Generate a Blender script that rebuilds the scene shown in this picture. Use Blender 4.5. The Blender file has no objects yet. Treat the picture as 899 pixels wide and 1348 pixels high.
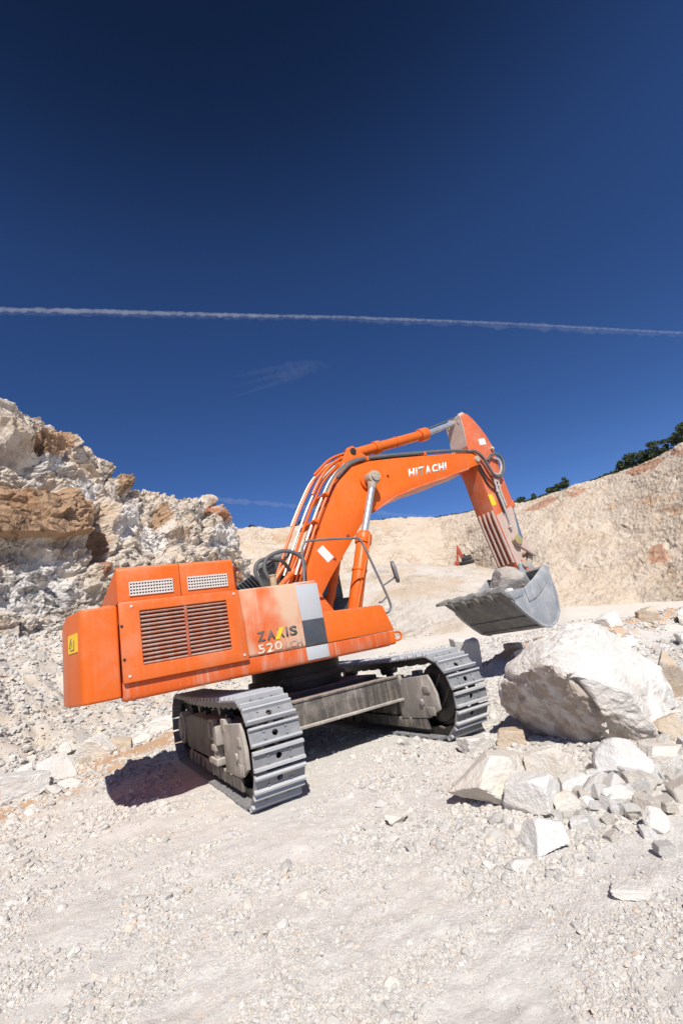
import bpy, bmesh, math, random
import numpy as np
from mathutils import Matrix, Vector, Euler

rad = math.radians
C = bpy.context.scene.collection
SC = bpy.context.scene
random.seed(7)
RNG = np.random.default_rng(11)

# ------------------------------------------------------------------ camera, sky, sun, exposure
CAM = (-3.511, -8.021, 1.625)
RIGHT = Vector((0.85603, -0.48318, -0.18371))
DOWN = Vector((-0.02088, 0.32278, -0.94624))
FWD = Vector((0.51650, 0.81385, 0.26622))
cam_data = bpy.data.cameras.new('camera')
cam = bpy.data.objects.new('camera', cam_data)
C.objects.link(cam)
cam.matrix_world = Matrix(((RIGHT.x, -DOWN.x, -FWD.x, CAM[0]), (RIGHT.y, -DOWN.y, -FWD.y, CAM[1]),
                           (RIGHT.z, -DOWN.z, -FWD.z, CAM[2]), (0, 0, 0, 1)))
cam_data.sensor_fit = 'VERTICAL'
cam_data.sensor_height = 36.0
cam_data.sensor_width = 24.0
cam_data.lens = 608.06 / 1348 * 36.0
cam_data.clip_start = 0.05
cam_data.clip_end = 20000
SC.camera = cam

SUN_DIR = Vector((-0.38, -0.93, 1.0)).normalized()          # towards the sun
world = bpy.data.worlds.new('World')
SC.world = world
world.use_nodes = True
wn = world.node_tree
bg = wn.nodes['Background']
sky = wn.nodes.new('ShaderNodeTexSky')
sky.sky_type = 'NISHITA'
sky.sun_disc = False
sky.sun_elevation = math.asin(SUN_DIR.z)
sky.sun_rotation = math.atan2(SUN_DIR.x, SUN_DIR.y) % (2 * math.pi)
sky.altitude = 2500
sky.air_density = 0.9
sky.dust_density = 0.3
sky.ozone_density = 3.0
gam = wn.nodes.new('ShaderNodeGamma')
gam.inputs['Gamma'].default_value = 1.2
hsv_ = wn.nodes.new('ShaderNodeHueSaturation'); hsv_.inputs['Saturation'].default_value = 1.1
tc_ = wn.nodes.new('ShaderNodeTexCoord'); sx_ = wn.nodes.new('ShaderNodeSeparateXYZ')
mr_ = wn.nodes.new('ShaderNodeMapRange'); mr_.interpolation_type = 'SMOOTHERSTEP'   # sky graded darker overhead, as a polariser and lens vignette would
mr_.inputs['From Min'].default_value = 0.60; mr_.inputs['From Max'].default_value = 0.98
mr_.inputs['To Min'].default_value = 1.3; mr_.inputs['To Max'].default_value = 0.40
mu_ = wn.nodes.new('ShaderNodeVectorMath'); mu_.operation = 'SCALE'
wn.links.new(tc_.outputs['Generated'], sx_.inputs[0]); wn.links.new(sx_.outputs['Z'], mr_.inputs['Value'])
wn.links.new(sky.outputs[0], gam.inputs[0]); wn.links.new(gam.outputs[0], hsv_.inputs['Color'])
wn.links.new(hsv_.outputs[0], mu_.inputs[0]); wn.links.new(mr_.outputs[0], mu_.inputs['Scale'])
tn_ = wn.nodes.new('ShaderNodeVectorMath'); tn_.operation = 'MULTIPLY'; tn_.inputs[1].default_value = (1.0, 0.935, 1.05)
wn.links.new(mu_.outputs[0], tn_.inputs[0]); wn.links.new(tn_.outputs[0], bg.inputs['Color'])
bg.inputs['Strength'].default_value = 0.05
sun_data = bpy.data.lights.new('sun', 'SUN')
sun_data.energy = 4.4
sun_data.angle = rad(0.5)
sun_data.color = (1.0, 0.95, 0.88)
sun = bpy.data.objects.new('sun', sun_data)
C.objects.link(sun)
sun.rotation_euler = SUN_DIR.to_track_quat('Z', 'Y').to_euler()
SC.view_settings.view_transform = 'Standard'
SC.view_settings.look = 'None'
SC.view_settings.exposure = 0.30
SC.view_settings.gamma = 1.0
SC.view_settings.use_curve_mapping = False
SC.cycles.max_bounces = 6
SC.cycles.diffuse_bounces = 3
SC.cycles.volume_bounces = 1

# ------------------------------------------------------------------ numpy noise
def _hash(ix, iy, iz, seed):
    h = (ix.astype(np.int64) * 374761393 + iy.astype(np.int64) * 668265263 + iz.astype(np.int64) * 2147483647 * 3 + seed * 974634777) & 0xFFFFFFFF
    h = ((h ^ (h >> 13)) * 1274126177) & 0xFFFFFFFF
    h = ((h ^ (h >> 15)) * 2246822519) & 0xFFFFFFFF
    return (h ^ (h >> 16)) & 0xFFFFFFFF

def vnoise(p, seed=0):
    """value-gradient noise in -1..1 on (n,3) points"""
    i = np.floor(p).astype(np.int64); f = p - i
    u = f * f * f * (f * (f * 6 - 15) + 10)
    out = np.zeros(len(p))
    for dx in (0, 1):
        for dy in (0, 1):
            for dz in (0, 1):
                h = _hash(i[:, 0] + dx, i[:, 1] + dy, i[:, 2] + dz, seed)
                gx = ((h & 1023) / 511.5 - 1); gy = (((h >> 10) & 1023) / 511.5 - 1); gz = (((h >> 20) & 1023) / 511.5 - 1)
                w = (u[:, 0] if dx else 1 - u[:, 0]) * (u[:, 1] if dy else 1 - u[:, 1]) * (u[:, 2] if dz else 1 - u[:, 2])
                out += w * (gx * (f[:, 0] - dx) + gy * (f[:, 1] - dy) + gz * (f[:, 2] - dz))
    return out * 1.3

def fbm(p, octaves=4, seed=0, gain=0.5, lac=2.03):
    a, s, out = 1.0, 1.0, np.zeros(len(p))
    for o in range(octaves):
        out += a * vnoise(p * s + 17.3 * o, seed + o)
        a *= gain; s *= lac
    return out

def fracture(p, seed=0, tilt=0.5, crev=0.25, width=0.08, blend=0.16):
    """blocky broken-rock height: every Voronoi cell gets its own offset and tilt, with creases between cells"""
    i = np.floor(p).astype(np.int64)
    f1 = np.full(len(p), 1e9); f2 = np.full(len(p), 1e9)
    val = np.zeros(len(p))
    for dx in (-1, 0, 1):
        for dy in (-1, 0, 1):
            for dz in (-1, 0, 1):
                cx, cy, cz = i[:, 0] + dx, i[:, 1] + dy, i[:, 2] + dz
                h = _hash(cx, cy, cz, seed); g = _hash(cx, cy, cz, seed + 91)
                sx = cx + (h & 1023) / 1023.0; sy = cy + ((h >> 10) & 1023) / 1023.0; sz = cz + ((h >> 20) & 1023) / 1023.0
                rx, ry, rz = p[:, 0] - sx, p[:, 1] - sy, p[:, 2] - sz
                d = np.sqrt(rx * rx + ry * ry + rz * rz)
                v = ((g & 255) / 127.5 - 1) * 0.5 + tilt * ((((g >> 8) & 255) / 127.5 - 1) * rx + (((g >> 16) & 255) / 127.5 - 1) * ry + (((g >> 24) & 255) / 127.5 - 1) * rz)
                near = d < f1
                f2 = np.where(near, f1, np.minimum(f2, d))
                val = np.where(near, v, val)
                f1 = np.where(near, d, f1)
    e = np.clip((f2 - f1) / blend, 0, 1); e = e * e * (3 - 2 * e)
    return val * e - crev * np.exp(-(f2 - f1) / width)

# ------------------------------------------------------------------ material helpers
def mat_new(name):
    m = bpy.data.materials.new(name); m.use_nodes = True
    nt = m.node_tree; b = nt.nodes['Principled BSDF']
    return m, nt, b

class N:
    """small node-graph helper"""
    def __init__(self, nt): self.nt = nt
    def new(self, t, **kw):
        n = self.nt.nodes.new(t)
        for k, v in kw.items(): setattr(n, k, v)
        return n
    def put(self, sock, v):
        if hasattr(v, 'is_output') or isinstance(v, bpy.types.NodeSocket): self.nt.links.new(v, sock)
        else: sock.default_value = v
    def noise(self, scale, detail=5, rough=0.6, vec=None, dist=0.0):
        n = self.new('ShaderNodeTexNoise'); n.inputs['Scale'].default_value = scale
        n.inputs['Detail'].default_value = detail; n.inputs['Roughness'].default_value = rough
        n.inputs['Distortion'].default_value = dist
        if vec is not None: self.nt.links.new(vec, n.inputs['Vector'])
        return n.outputs['Fac']
    def vor(self, scale, vec=None, feature='F1', out='Distance'):
        n = self.new('ShaderNodeTexVoronoi', feature=feature); n.inputs['Scale'].default_value = scale
        if vec is not None: self.nt.links.new(vec, n.inputs['Vector'])
        return n.outputs[out]
    def ramp(self, fac, lo, hi, a=0.0, b=1.0):
        n = self.new('ShaderNodeMapRange'); n.interpolation_type = 'SMOOTHSTEP'
        self.put(n.inputs['Value'], fac); n.inputs['From Min'].default_value = lo; n.inputs['From Max'].default_value = hi
        n.inputs['To Min'].default_value = a; n.inputs['To Max'].default_value = b
        return n.outputs['Result']
    def mix(self, fac, a, b, blend='MIX'):
        n = self.new('ShaderNodeMix', data_type='RGBA', blend_type=blend)
        self.put(n.inputs[0], fac)
        for s, v in ((n.inputs[6], a), (n.inputs[7], b)):
            if isinstance(v, (tuple, list)): s.default_value = (v[0], v[1], v[2], 1)
            else: self.nt.links.new(v, s)
        return n.outputs[2]
    def math(self, op, a, b=0.0, clamp=False):
        n = self.new('ShaderNodeMath', operation=op, use_clamp=clamp)
        self.put(n.inputs[0], a); self.put(n.inputs[1], b)
        return n.outputs[0]
    def attr(self, name):
        n = self.new('ShaderNodeAttribute'); n.attribute_name = name
        return n.outputs['Fac']
    def coord(self, which='Object'):
        return self.new('ShaderNodeTexCoord').outputs[which]
    def pos(self): return self.new('ShaderNodeNewGeometry').outputs['Position']
    def normal_z(self):
        g = self.new('ShaderNodeNewGeometry'); s = self.new('ShaderNodeSeparateXYZ')
        self.nt.links.new(g.outputs['Normal'], s.inputs[0]); return s.outputs['Z']
    def xyz(self, v):
        s = self.new('ShaderNodeSeparateXYZ'); self.nt.links.new(v, s.inputs[0]); return s.outputs
    def scaled(self, v, sc):
        m = self.new('ShaderNodeMapping'); self.nt.links.new(v, m.inputs['Vector']); m.inputs['Scale'].default_value = sc
        return m.outputs[0]
    def bump(self, h, strength=0.4, dist=0.05, normal=None):
        n = self.new('ShaderNodeBump'); n.inputs['Strength'].default_value = strength; n.inputs['Distance'].default_value = dist
        self.put(n.inputs['Height'], h)
        if normal is not None: self.nt.links.new(normal, n.inputs['Normal'])
        return n.outputs[0]

def paint(name, col, dust=0.25, rough=0.38, dustcol=(0.52, 0.40, 0.30), streak=0.0, patch=0.0, metallic=0.0, top=0.5, scale=2.2):
    """painted or bare metal carrying quarry dust"""
    m, nt, b = mat_new(name); n = N(nt)
    P = n.pos()
    f = n.ramp(n.noise(scale, 6, 0.62, P), 0.42, 0.75)
    fine = n.ramp(n.noise(38, 4, 0.7, P), 0.5, 0.72)
    d = n.math('MULTIPLY', f, dust)
    d = n.math('ADD', d, n.math('MULTIPLY', fine, dust * 0.35))
    up = n.ramp(n.normal_z(), 0.35, 0.95, 0, top)
    d = n.math('ADD', d, n.math('MULTIPLY', up, n.ramp(n.noise(9, 4, 0.6, P), 0.25, 0.6, 0.4, 1)))
    if streak:
        s = n.ramp(n.noise(1.0, 5, 0.65, n.scaled(P, (16, 16, 1.2))), 0.47, 0.7)
        d = n.math('ADD', d, n.math('MULTIPLY', s, streak))
    if patch:
        s = n.ramp(n.noise(1.15, 3, 0.5, n.scaled(P, (1.5, 1.5, 0.8))), 0.36, 0.62)
        d = n.math('ADD', d, n.math('MULTIPLY', s, patch))
    d = n.math('MINIMUM', d, 0.93)
    base = n.mix(n.noise(5, 4, 0.6, P), tuple(c * 0.93 for c in col), tuple(min(1, c * 1.05) for c in col))
    c = n.mix(d, base, dustcol)
    nt.links.new(c, b.inputs['Base Color'])
    nt.links.new(n.ramp(d, 0, 0.7, rough, 0.9), b.inputs['Roughness'])
    b.inputs['Metallic'].default_value = metallic
    b.inputs['Specular IOR Level'].default_value = 0.3
    nt.links.new(n.bump(n.noise(60, 3, 0.6, P), 0.06, 0.01), b.inputs['Normal'])
    return m

def plain(name, col, rough=0.6, metallic=0.0, spec=0.4):
    m, nt, b = mat_new(name); n = N(nt)
    c = n.mix(n.ramp(n.noise(7, 5, 0.65, n.pos()), 0.3, 0.75), tuple(x * 0.85 for x in col), tuple(min(1, x * 1.12) for x in col))
    nt.links.new(c, b.inputs['Base Color'])
    b.inputs['Roughness'].default_value = rough; b.inputs['Metallic'].default_value = metallic
    b.inputs['Specular IOR Level'].default_value = spec
    return m

ORANGE = (0.68, 0.122, 0.010)
M = {}
M['orange'] = paint('orange_paint', ORANGE, dust=0.24, top=0.4, streak=0.07, dustcol=(0.52, 0.33, 0.22))
M['orange_boom'] = paint('orange_boom_paint', (0.70, 0.128, 0.010), dust=0.08, top=0.25, streak=0.06, dustcol=(0.52, 0.33, 0.22))
M['orange_panel'] = paint('orange_panel_paint', (0.68, 0.128, 0.016), dust=0.36, streak=0.15, top=0.4, dustcol=(0.46, 0.28, 0.19))
M['orange_tank'] = paint('dusty_orange_tank_paint', (0.63, 0.12, 0.025), dust=0.30, patch=0.85, streak=0.25, dustcol=(0.60, 0.42, 0.29), top=0.6)
M['orange_skirt'] = paint('streaky_orange_paint', (0.61, 0.10, 0.012), dust=0.22, streak=0.5, dustcol=(0.50, 0.36, 0.28), top=0.5)
M['orange_arm'] = paint('chalky_orange_arm_paint', (0.60, 0.13, 0.045), dust=0.33, streak=0.12, dustcol=(0.54, 0.38, 0.31), top=0.5)
M['arm_dust'] = paint('dust_caked_arm_paint', (0.50, 0.37, 0.31), dust=0.6, dustcol=(0.60, 0.53, 0.47), top=0.4)
M['louvre'] = paint('rusty_louvre_paint', (0.38, 0.075, 0.03), dust=0.5, streak=0.3, dustcol=(0.46, 0.34, 0.27), top=0.85)
M['void'] = plain('dark_interior', (0.012, 0.012, 0.012), 0.9)
M['mesh_metal'] = paint('pale_mesh_metal', (0.62, 0.56, 0.52), dust=0.3, top=0.3)
M['grey_stripe'] = paint('light_grey_stripe', (0.44, 0.46, 0.48), dust=0.12, top=0.4)
M['dark_stripe'] = paint('dark_grey_stripe', (0.055, 0.065, 0.08), dust=0.10, top=0.2)
M['shoe'] = paint('worn_track_steel', (0.20, 0.205, 0.215), dust=0.4, rough=0.5, dustcol=(0.38, 0.365, 0.345), metallic=0.0, top=0.35, scale=7)
M['grouser'] = paint('bright_worn_grouser', (0.40, 0.41, 0.425), dust=0.35, rough=0.42, dustcol=(0.52, 0.50, 0.475), metallic=0.0, top=0.4, scale=7)
M['chain'] = paint('greasy_track_chain', (0.03, 0.027, 0.025), dust=0.15, dustcol=(0.25, 0.21, 0.17), top=0.5)
M['frame'] = paint('dusty_track_frame', (0.075, 0.066, 0.06), dust=0.6, streak=0.35, dustcol=(0.42, 0.37, 0.31), rough=0.6, top=0.9)
M['frame_pale'] = paint('caked_track_frame', (0.27, 0.245, 0.215), dust=0.7, streak=0.35, dustcol=(0.58, 0.53, 0.47), rough=0.7, top=0.8)
M['black'] = paint('black_chassis_paint', (0.022, 0.022, 0.024), dust=0.18, dustcol=(0.35, 0.31, 0.27), rough=0.5, top=0.8)
M['cab'] = paint('charcoal_cab_paint', (0.035, 0.04, 0.045), dust=0.15, dustcol=(0.32, 0.32, 0.32), top=0.9)
M['cab_roof'] = paint('dusty_grey_cab_roof', (0.16, 0.165, 0.17), dust=0.3, dustcol=(0.42, 0.41, 0.40), top=0.6)
M['rail'] = plain('grey_rail_paint', (0.16, 0.165, 0.17), 0.5)
M['rubber'] = plain('grey_rubber_hose', (0.11, 0.115, 0.12), 0.6)
M['black_rubber'] = plain('black_rubber', (0.025, 0.025, 0.027), 0.55)
M['steel_pipe'] = plain('pale_steel_pipe', (0.52, 0.49, 0.45), 0.4, 0.3)
M['chrome'] = plain('polished_rod', (0.50, 0.53, 0.57), 0.38, 0.6)
M['blue_rod'] = plain('bluish_rod', (0.18, 0.26, 0.34), 0.35, 0.5)
M['pin'] = paint('dusty_pin_steel', (0.40, 0.35, 0.28), dust=0.4, top=0.4)
M['bushing'] = plain('olive_bushing', (0.36, 0.30, 0.14), 0.6)
M['bucket'] = paint('scoured_bucket_steel', (0.27, 0.29, 0.315), dust=0.75, streak=0.3, rough=0.5, dustcol=(0.46, 0.455, 0.445), metallic=0.0, top=0.6, scale=4)
M['bucket_belly'] = paint('scuffed_bucket_belly', (0.15, 0.145, 0.14), dust=0.6, streak=0.3, rough=0.6, dustcol=(0.36, 0.335, 0.30), top=0.6, scale=4)
M['bucket_dusty'] = paint('chalky_bucket_lip', (0.36, 0.36, 0.36), dust=0.9, rough=0.8, dustcol=(0.62, 0.60, 0.57), top=0.9, scale=6)
M['white'] = paint('white_lettering', (0.80, 0.78, 0.74), dust=0.1, top=0.1)
M['pale_letter'] = paint('pale_lettering', (0.74, 0.58, 0.45), dust=0.2, top=0.1)
M['dark_letter'] = paint('charcoal_lettering', (0.10, 0.095, 0.09), dust=0.35, dustcol=(0.5, 0.36, 0.27), top=0.1)
M['faded_letter'] = paint('faded_grey_lettering', (0.36, 0.25, 0.22), dust=0.4, dustcol=(0.6, 0.42, 0.3), top=0.1)
M['yellow'] = paint('yellow_sticker', (0.85, 0.55, 0.02), dust=0.08, top=0.1)
M['sticker_white'] = paint('white_sticker', (0.78, 0.70, 0.66), dust=0.15, top=0.1)
M['tan'] = plain('tan_filler', (0.42, 0.32, 0.2), 0.8)
M['rust'] = paint('rusty_red_metal', (0.22, 0.05, 0.03), dust=0.3, top=0.5)
m, nt, b = mat_new('cab_glass')
b.inputs['Base Color'].default_value = (0.02, 0.025, 0.028, 1); b.inputs['Roughness'].default_value = 0.08
b.inputs['Specular IOR Level'].default_value = 0.7
M['glass'] = m
m, nt, b = mat_new('mirror_glass')
b.inputs['Base Color'].default_value = (0.5, 0.5, 0.5, 1); b.inputs['Metallic'].default_value = 1; b.inputs['Roughness'].default_value = 0.1
M['mirror'] = m

def rock_material(name, pale, mid, warm, warm_amt=0.25, bscale=1.0, grey=(0.40, 0.39, 0.37)):
    m, nt, b = mat_new(name); n = N(nt)
    P = n.coord('Object')
    oi = n.new('ShaderNodeObjectInfo')
    off = n.new('ShaderNodeVectorMath', operation='ADD'); nt.links.new(P, off.inputs[0])
    cmb = n.new('ShaderNodeCombineXYZ')
    for k in range(3): nt.links.new(n.math('MULTIPLY', oi.outputs['Random'], 37.0 + 11 * k), cmb.inputs[k])
    nt.links.new(cmb.outputs[0], off.inputs[1])
    V = off.outputs[0]
    c = n.mix(n.ramp(n.noise(2.2 * bscale, 7, 0.65, V), 0.35, 0.68), pale, mid)
    c = n.mix(n.ramp(n.noise(1.3 * bscale, 4, 0.6, V, 0.6), 0.55, 0.75, 0, 0.6), c, grey)
    c = n.mix(n.math('MULTIPLY', n.ramp(n.noise(0.9 * bscale, 6, 0.65, n.scaled(V, (1, 1, 1.4))), 0.48, 0.72), warm_amt), c, warm)
    c = n.mix(n.ramp(n.noise(26 * bscale, 5, 0.7, V), 0.54, 0.75, 0, 0.22), c, (0.36, 0.32, 0.27))
    c = n.mix(n.math('MULTIPLY', n.attr('brown'), n.ramp(n.noise(5, 7, 0.72, V), 0.40, 0.56)), c, n.mix(n.noise(3, 5, 0.6, V), (0.40, 0.315, 0.24), (0.50, 0.42, 0.34)))  # brown stone tone that also paints shade onto the boulder's left face
    nt.links.new(c, b.inputs['Base Color'])
    b.inputs['Roughness'].default_value = 0.92; b.inputs['Specular IOR Level'].default_value = 0.15
    h = n.math('ADD', n.noise(7 * bscale, 8, 0.72, V), n.math('MULTIPLY', n.noise(40 * bscale, 5, 0.7, V), 0.3))
    nt.links.new(n.bump(h, 0.8, 0.06 / bscale), b.inputs['Normal'])
    return m

M['rock_white'] = rock_material('white_limestone', (0.80, 0.775, 0.73), (0.74, 0.705, 0.65), (0.68, 0.56, 0.44), 0.25, 1.6, (0.68, 0.665, 0.64))
M['rock_cream'] = rock_material('cream_limestone', (0.79, 0.74, 0.66), (0.72, 0.65, 0.555), (0.65, 0.51, 0.37), 0.35, 1.6, (0.68, 0.65, 0.6))
M['rock_big'] = rock_material('boulder_limestone', (0.76, 0.74, 0.70), (0.68, 0.64, 0.585), (0.60, 0.48, 0.37), 0.45, 0.9, (0.6, 0.58, 0.55))
M['rock_grey'] = rock_material('grey_limestone', (0.72, 0.705, 0.68), (0.64, 0.62, 0.59), (0.60, 0.49, 0.39), 0.25, 1.3, (0.56, 0.55, 0.53))
M['rock_dark'] = rock_material('dull_grey_limestone', (0.50, 0.48, 0.45), (0.40, 0.37, 0.335), (0.42, 0.33, 0.25), 0.4, 1.3, (0.34, 0.32, 0.30))
M['rock_tan'] = rock_material('orange_limestone', (0.62, 0.53, 0.42), (0.54, 0.42, 0.30), (0.46, 0.27, 0.15), 0.5, 1.3)

# ------------------------------------------------------------------ mesh helpers
def mesh_np(name, verts, quads=None, tris=None, attrs=None, smooth=False, tag_edges=False):
    me = bpy.data.meshes.new(name)
    verts = np.asarray(verts, dtype=np.float32)
    fl = []
    loops = []; starts = []; tot = 0
    if quads is not None and len(quads):
        q = np.asarray(quads, dtype=np.int32); loops.append(q.ravel()); starts.append(np.arange(len(q), dtype=np.int32) * 4); tot = len(q) * 4
    if tris is not None and len(tris):
        t = np.asarray(tris, dtype=np.int32); loops.append(t.ravel()); starts.append(tot + np.arange(len(t), dtype=np.int32) * 3)
    L = np.concatenate(loops); S = np.concatenate(starts)
    me.vertices.add(len(verts)); me.vertices.foreach_set('co', verts.ravel())
    me.loops.add(len(L)); me.loops.foreach_set('vertex_index', L)
    me.polygons.add(len(S)); me.polygons.foreach_set('loop_start', S)
    me.update(calc_edges=True); me.validate()
    me.polygons.foreach_set('use_smooth', np.full(len(me.polygons), smooth))
    if attrs:
        for k, v in attrs.items():
            a = me.attributes.new(k, 'FLOAT', 'POINT'); a.data.foreach_set('value', np.asarray(v, dtype=np.float32))
    return me

def link(name, me, mat, parent=None):
    o = bpy.data.objects.new(name, me); C.objects.link(o)
    if mat is not None: me.materials.append(mat)
    if parent is not None: o.parent = parent
    return o

def tag(o, label=None, cat=None, group=None, kind=None):
    if label: o['label'] = label
    if cat: o['category'] = cat
    if group: o['group'] = group
    if kind: o['kind'] = kind
    return o

def thing(name, label, cat, loc=(0, 0, 0), group=None):
    o = bpy.data.objects.new(name, None); C.objects.link(o); o.location = loc
    o.empty_display_size = 0.3
    return tag(o, label, cat, group)

class MB:
    def __init__(self): self.v = []; self.f = []
    def add(self, vs, fs):
        k = len(self.v); self.v += [tuple(x) for x in vs]; self.f += [tuple(i + k for i in f) for f in fs]; return self
    def box(self, c, s, rot=None):
        R = Euler(rot).to_matrix() if rot else Matrix.Identity(3)
        vs = [Vector(c) + R @ Vector((sx * s[0] / 2, sy * s[1] / 2, sz * s[2] / 2)) for sx in (-1, 1) for sy in (-1, 1) for sz in (-1, 1)]
        return self.add(vs, [(0, 1, 3, 2), (4, 6, 7, 5), (0, 4, 5, 1), (2, 3, 7, 6), (0, 2, 6, 4), (1, 5, 7, 3)])
    def span(self, a, b):
        return self.box([(x + y) / 2 for x, y in zip(a, b)], [abs(y - x) for x, y in zip(a, b)])
    def prism(self, poly, lo, hi, axis='y'):
        n = len(poly)
        def P(p, t):
            return (p[0], t, p[1]) if axis == 'y' else ((p[0], p[1], t) if axis == 'z' else (t, p[0], p[1]))
        vs = [P(p, lo) for p in poly] + [P(p, hi) for p in poly]
        fs = [tuple(range(n)), tuple(range(2 * n - 1, n - 1, -1))] + [(i, n + i, n + (i + 1) % n, (i + 1) % n) for i in range(n)]
        return self.add(vs, fs)
    def cyl(self, p0, p1, r0, r1=None, seg=20):
        r1 = r0 if r1 is None else r1
        p0, p1 = Vector(p0), Vector(p1); d = (p1 - p0).normalized()
        a = d.orthogonal().normalized(); b_ = d.cross(a)
        vs = []
        for p, r in ((p0, r0), (p1, r1)):
            vs += [p + a * r * math.cos(2 * math.pi * k / seg) + b_ * r * math.sin(2 * math.pi * k / seg) for k in range(seg)]
        fs = [(k, (k + 1) % seg, seg + (k + 1) % seg, seg + k) for k in range(seg)] + [tuple(range(seg - 1, -1, -1)), tuple(range(seg, 2 * seg))]
        return self.add(vs, fs)
    def tube(self, pts, r, seg=8, sub=4, closed=False):
        P = [Vector(p) for p in pts]
        if sub > 1 and len(P) > 2:                                  # Catmull-Rom
            Q = []
            for i in range(len(P) - 1):
                p0 = P[max(i - 1, 0)]; p1 = P[i]; p2 = P[i + 1]; p3 = P[min(i + 2, len(P) - 1)]
                for k in range(sub):
                    t = k / sub
                    Q.append(0.5 * ((2 * p1) + (-p0 + p2) * t + (2 * p0 - 5 * p1 + 4 * p2 - p3) * t * t + (-p0 + 3 * p1 - 3 * p2 + p3) * t ** 3))
            Q.append(P[-1]); P = Q
        d = (P[1] - P[0]).normalized(); a = d.orthogonal().normalized()
        vs = []; n = len(P)
        for i, p in enumerate(P):
            t = (P[min(i + 1, n - 1)] - P[max(i - 1, 0)]).normalized()
            a = (a - t * a.dot(t)).normalized(); b_ = t.cross(a)
            vs += [p + (a * math.cos(2 * math.pi * k / seg) + b_ * math.sin(2 * math.pi * k / seg)) * r for k in range(seg)]
        fs = [(i * seg + k, i * seg + (k + 1) % seg, (i + 1) * seg + (k + 1) % seg, (i + 1) * seg + k) for i in range(n - 1) for k in range(seg)]
        fs += [tuple(range(seg - 1, -1, -1)), tuple(range((n - 1) * seg, n * seg))]
        return self.add(vs, fs)
    def mesh(self, name, bevel=0.0, seg=2, ang=35):
        bm = bmesh.new()
        vs = [bm.verts.new(v) for v in self.v]
        for f in self.f:
            try: bm.faces.new([vs[i] for i in f])
            except ValueError: pass
        bmesh.ops.recalc_face_normals(bm, faces=bm.faces)
        if bevel:
            es = [e for e in bm.edges if len(e.link_faces) == 2 and e.calc_face_angle(0) > rad(25)]
            bmesh.ops.bevel(bm, geom=es, offset=bevel, segments=seg, profile=0.5, affect='EDGES', clamp_overlap=True)
        me = bpy.data.meshes.new(name); bm.to_mesh(me); bm.free()
        me.polygons.foreach_set('use_smooth', np.full(len(me.polygons), True))
        me.set_sharp_from_angle(angle=rad(ang))
        return me
    def build(self, name, mat, parent=None, bevel=0.0, seg=2):
        return link(name, self.mesh(name, bevel, seg), mat, parent)

def text(name, body, corners, y, mat, parent, bold=0.02, shear=0.0):
    """lettering stretched to fill a parallelogram (x,z corners: lower left, lower right, upper left) on the plane y"""
    cu = bpy.data.curves.new(name, 'FONT'); cu.body = body; cu.offset = bold; cu.shear = shear; cu.resolution_u = 4; cu.space_character = 1.06
    t = bpy.data.objects.new(name, cu); C.objects.link(t)
    dg = bpy.context.evaluated_depsgraph_get(); dg.update()
    me = bpy.data.meshes.new_from_object(t.evaluated_get(dg))
    bpy.data.objects.remove(t); bpy.data.curves.remove(cu)
    co = np.zeros(len(me.vertices) * 3); me.vertices.foreach_get('co', co); co = co.reshape(-1, 3)
    lo, hi = co.min(0), co.max(0)
    u = (co[:, 0] - lo[0]) / (hi[0] - lo[0]); w = (co[:, 1] - lo[1]) / (hi[1] - lo[1])
    ll, lr, ul = [np.array(c) for c in corners]
    xz = ll + u[:, None] * (lr - ll) + w[:, None] * (ul - ll)
    out = np.stack([xz[:, 0], np.full(len(u), y), xz[:, 1]], 1)
    me.vertices.foreach_set('co', out.ravel()); me.update()
    bm = bmesh.new(); bm.from_mesh(me)
    r = bmesh.ops.extrude_face_region(bm, geom=list(bm.faces))
    bmesh.ops.translate(bm, verts=[g for g in r['geom'] if isinstance(g, bmesh.types.BMVert)], vec=(0, 0.004, 0))
    bmesh.ops.recalc_face_normals(bm, faces=bm.faces); bm.to_mesh(me); bm.free()
    me.name = name
    return link(name, me, mat, parent)

def word(name, body, corners, y, mat, parent, bold):
    """a word set letter by letter, each letter a mesh of its own"""
    wd = {'I': 0.26}; gap = 0.20
    tot = sum(wd.get(c, 1.0) for c in body) + gap * (len(body) - 1); x = 0.0
    ll, lr, ul = [np.array(c, float) for c in corners]
    for c in body:
        w_ = wd.get(c, 1.0); a, b_ = x / tot, (x + w_) / tot
        text(name, c, (ll + a * (lr - ll), ll + b_ * (lr - ll), ul + a * (lr - ll)), y, mat, parent, bold)
        x += w_ + gap

# ------------------------------------------------------------------ the terrain
CX, CY = CAM[0], CAM[1]
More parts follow.
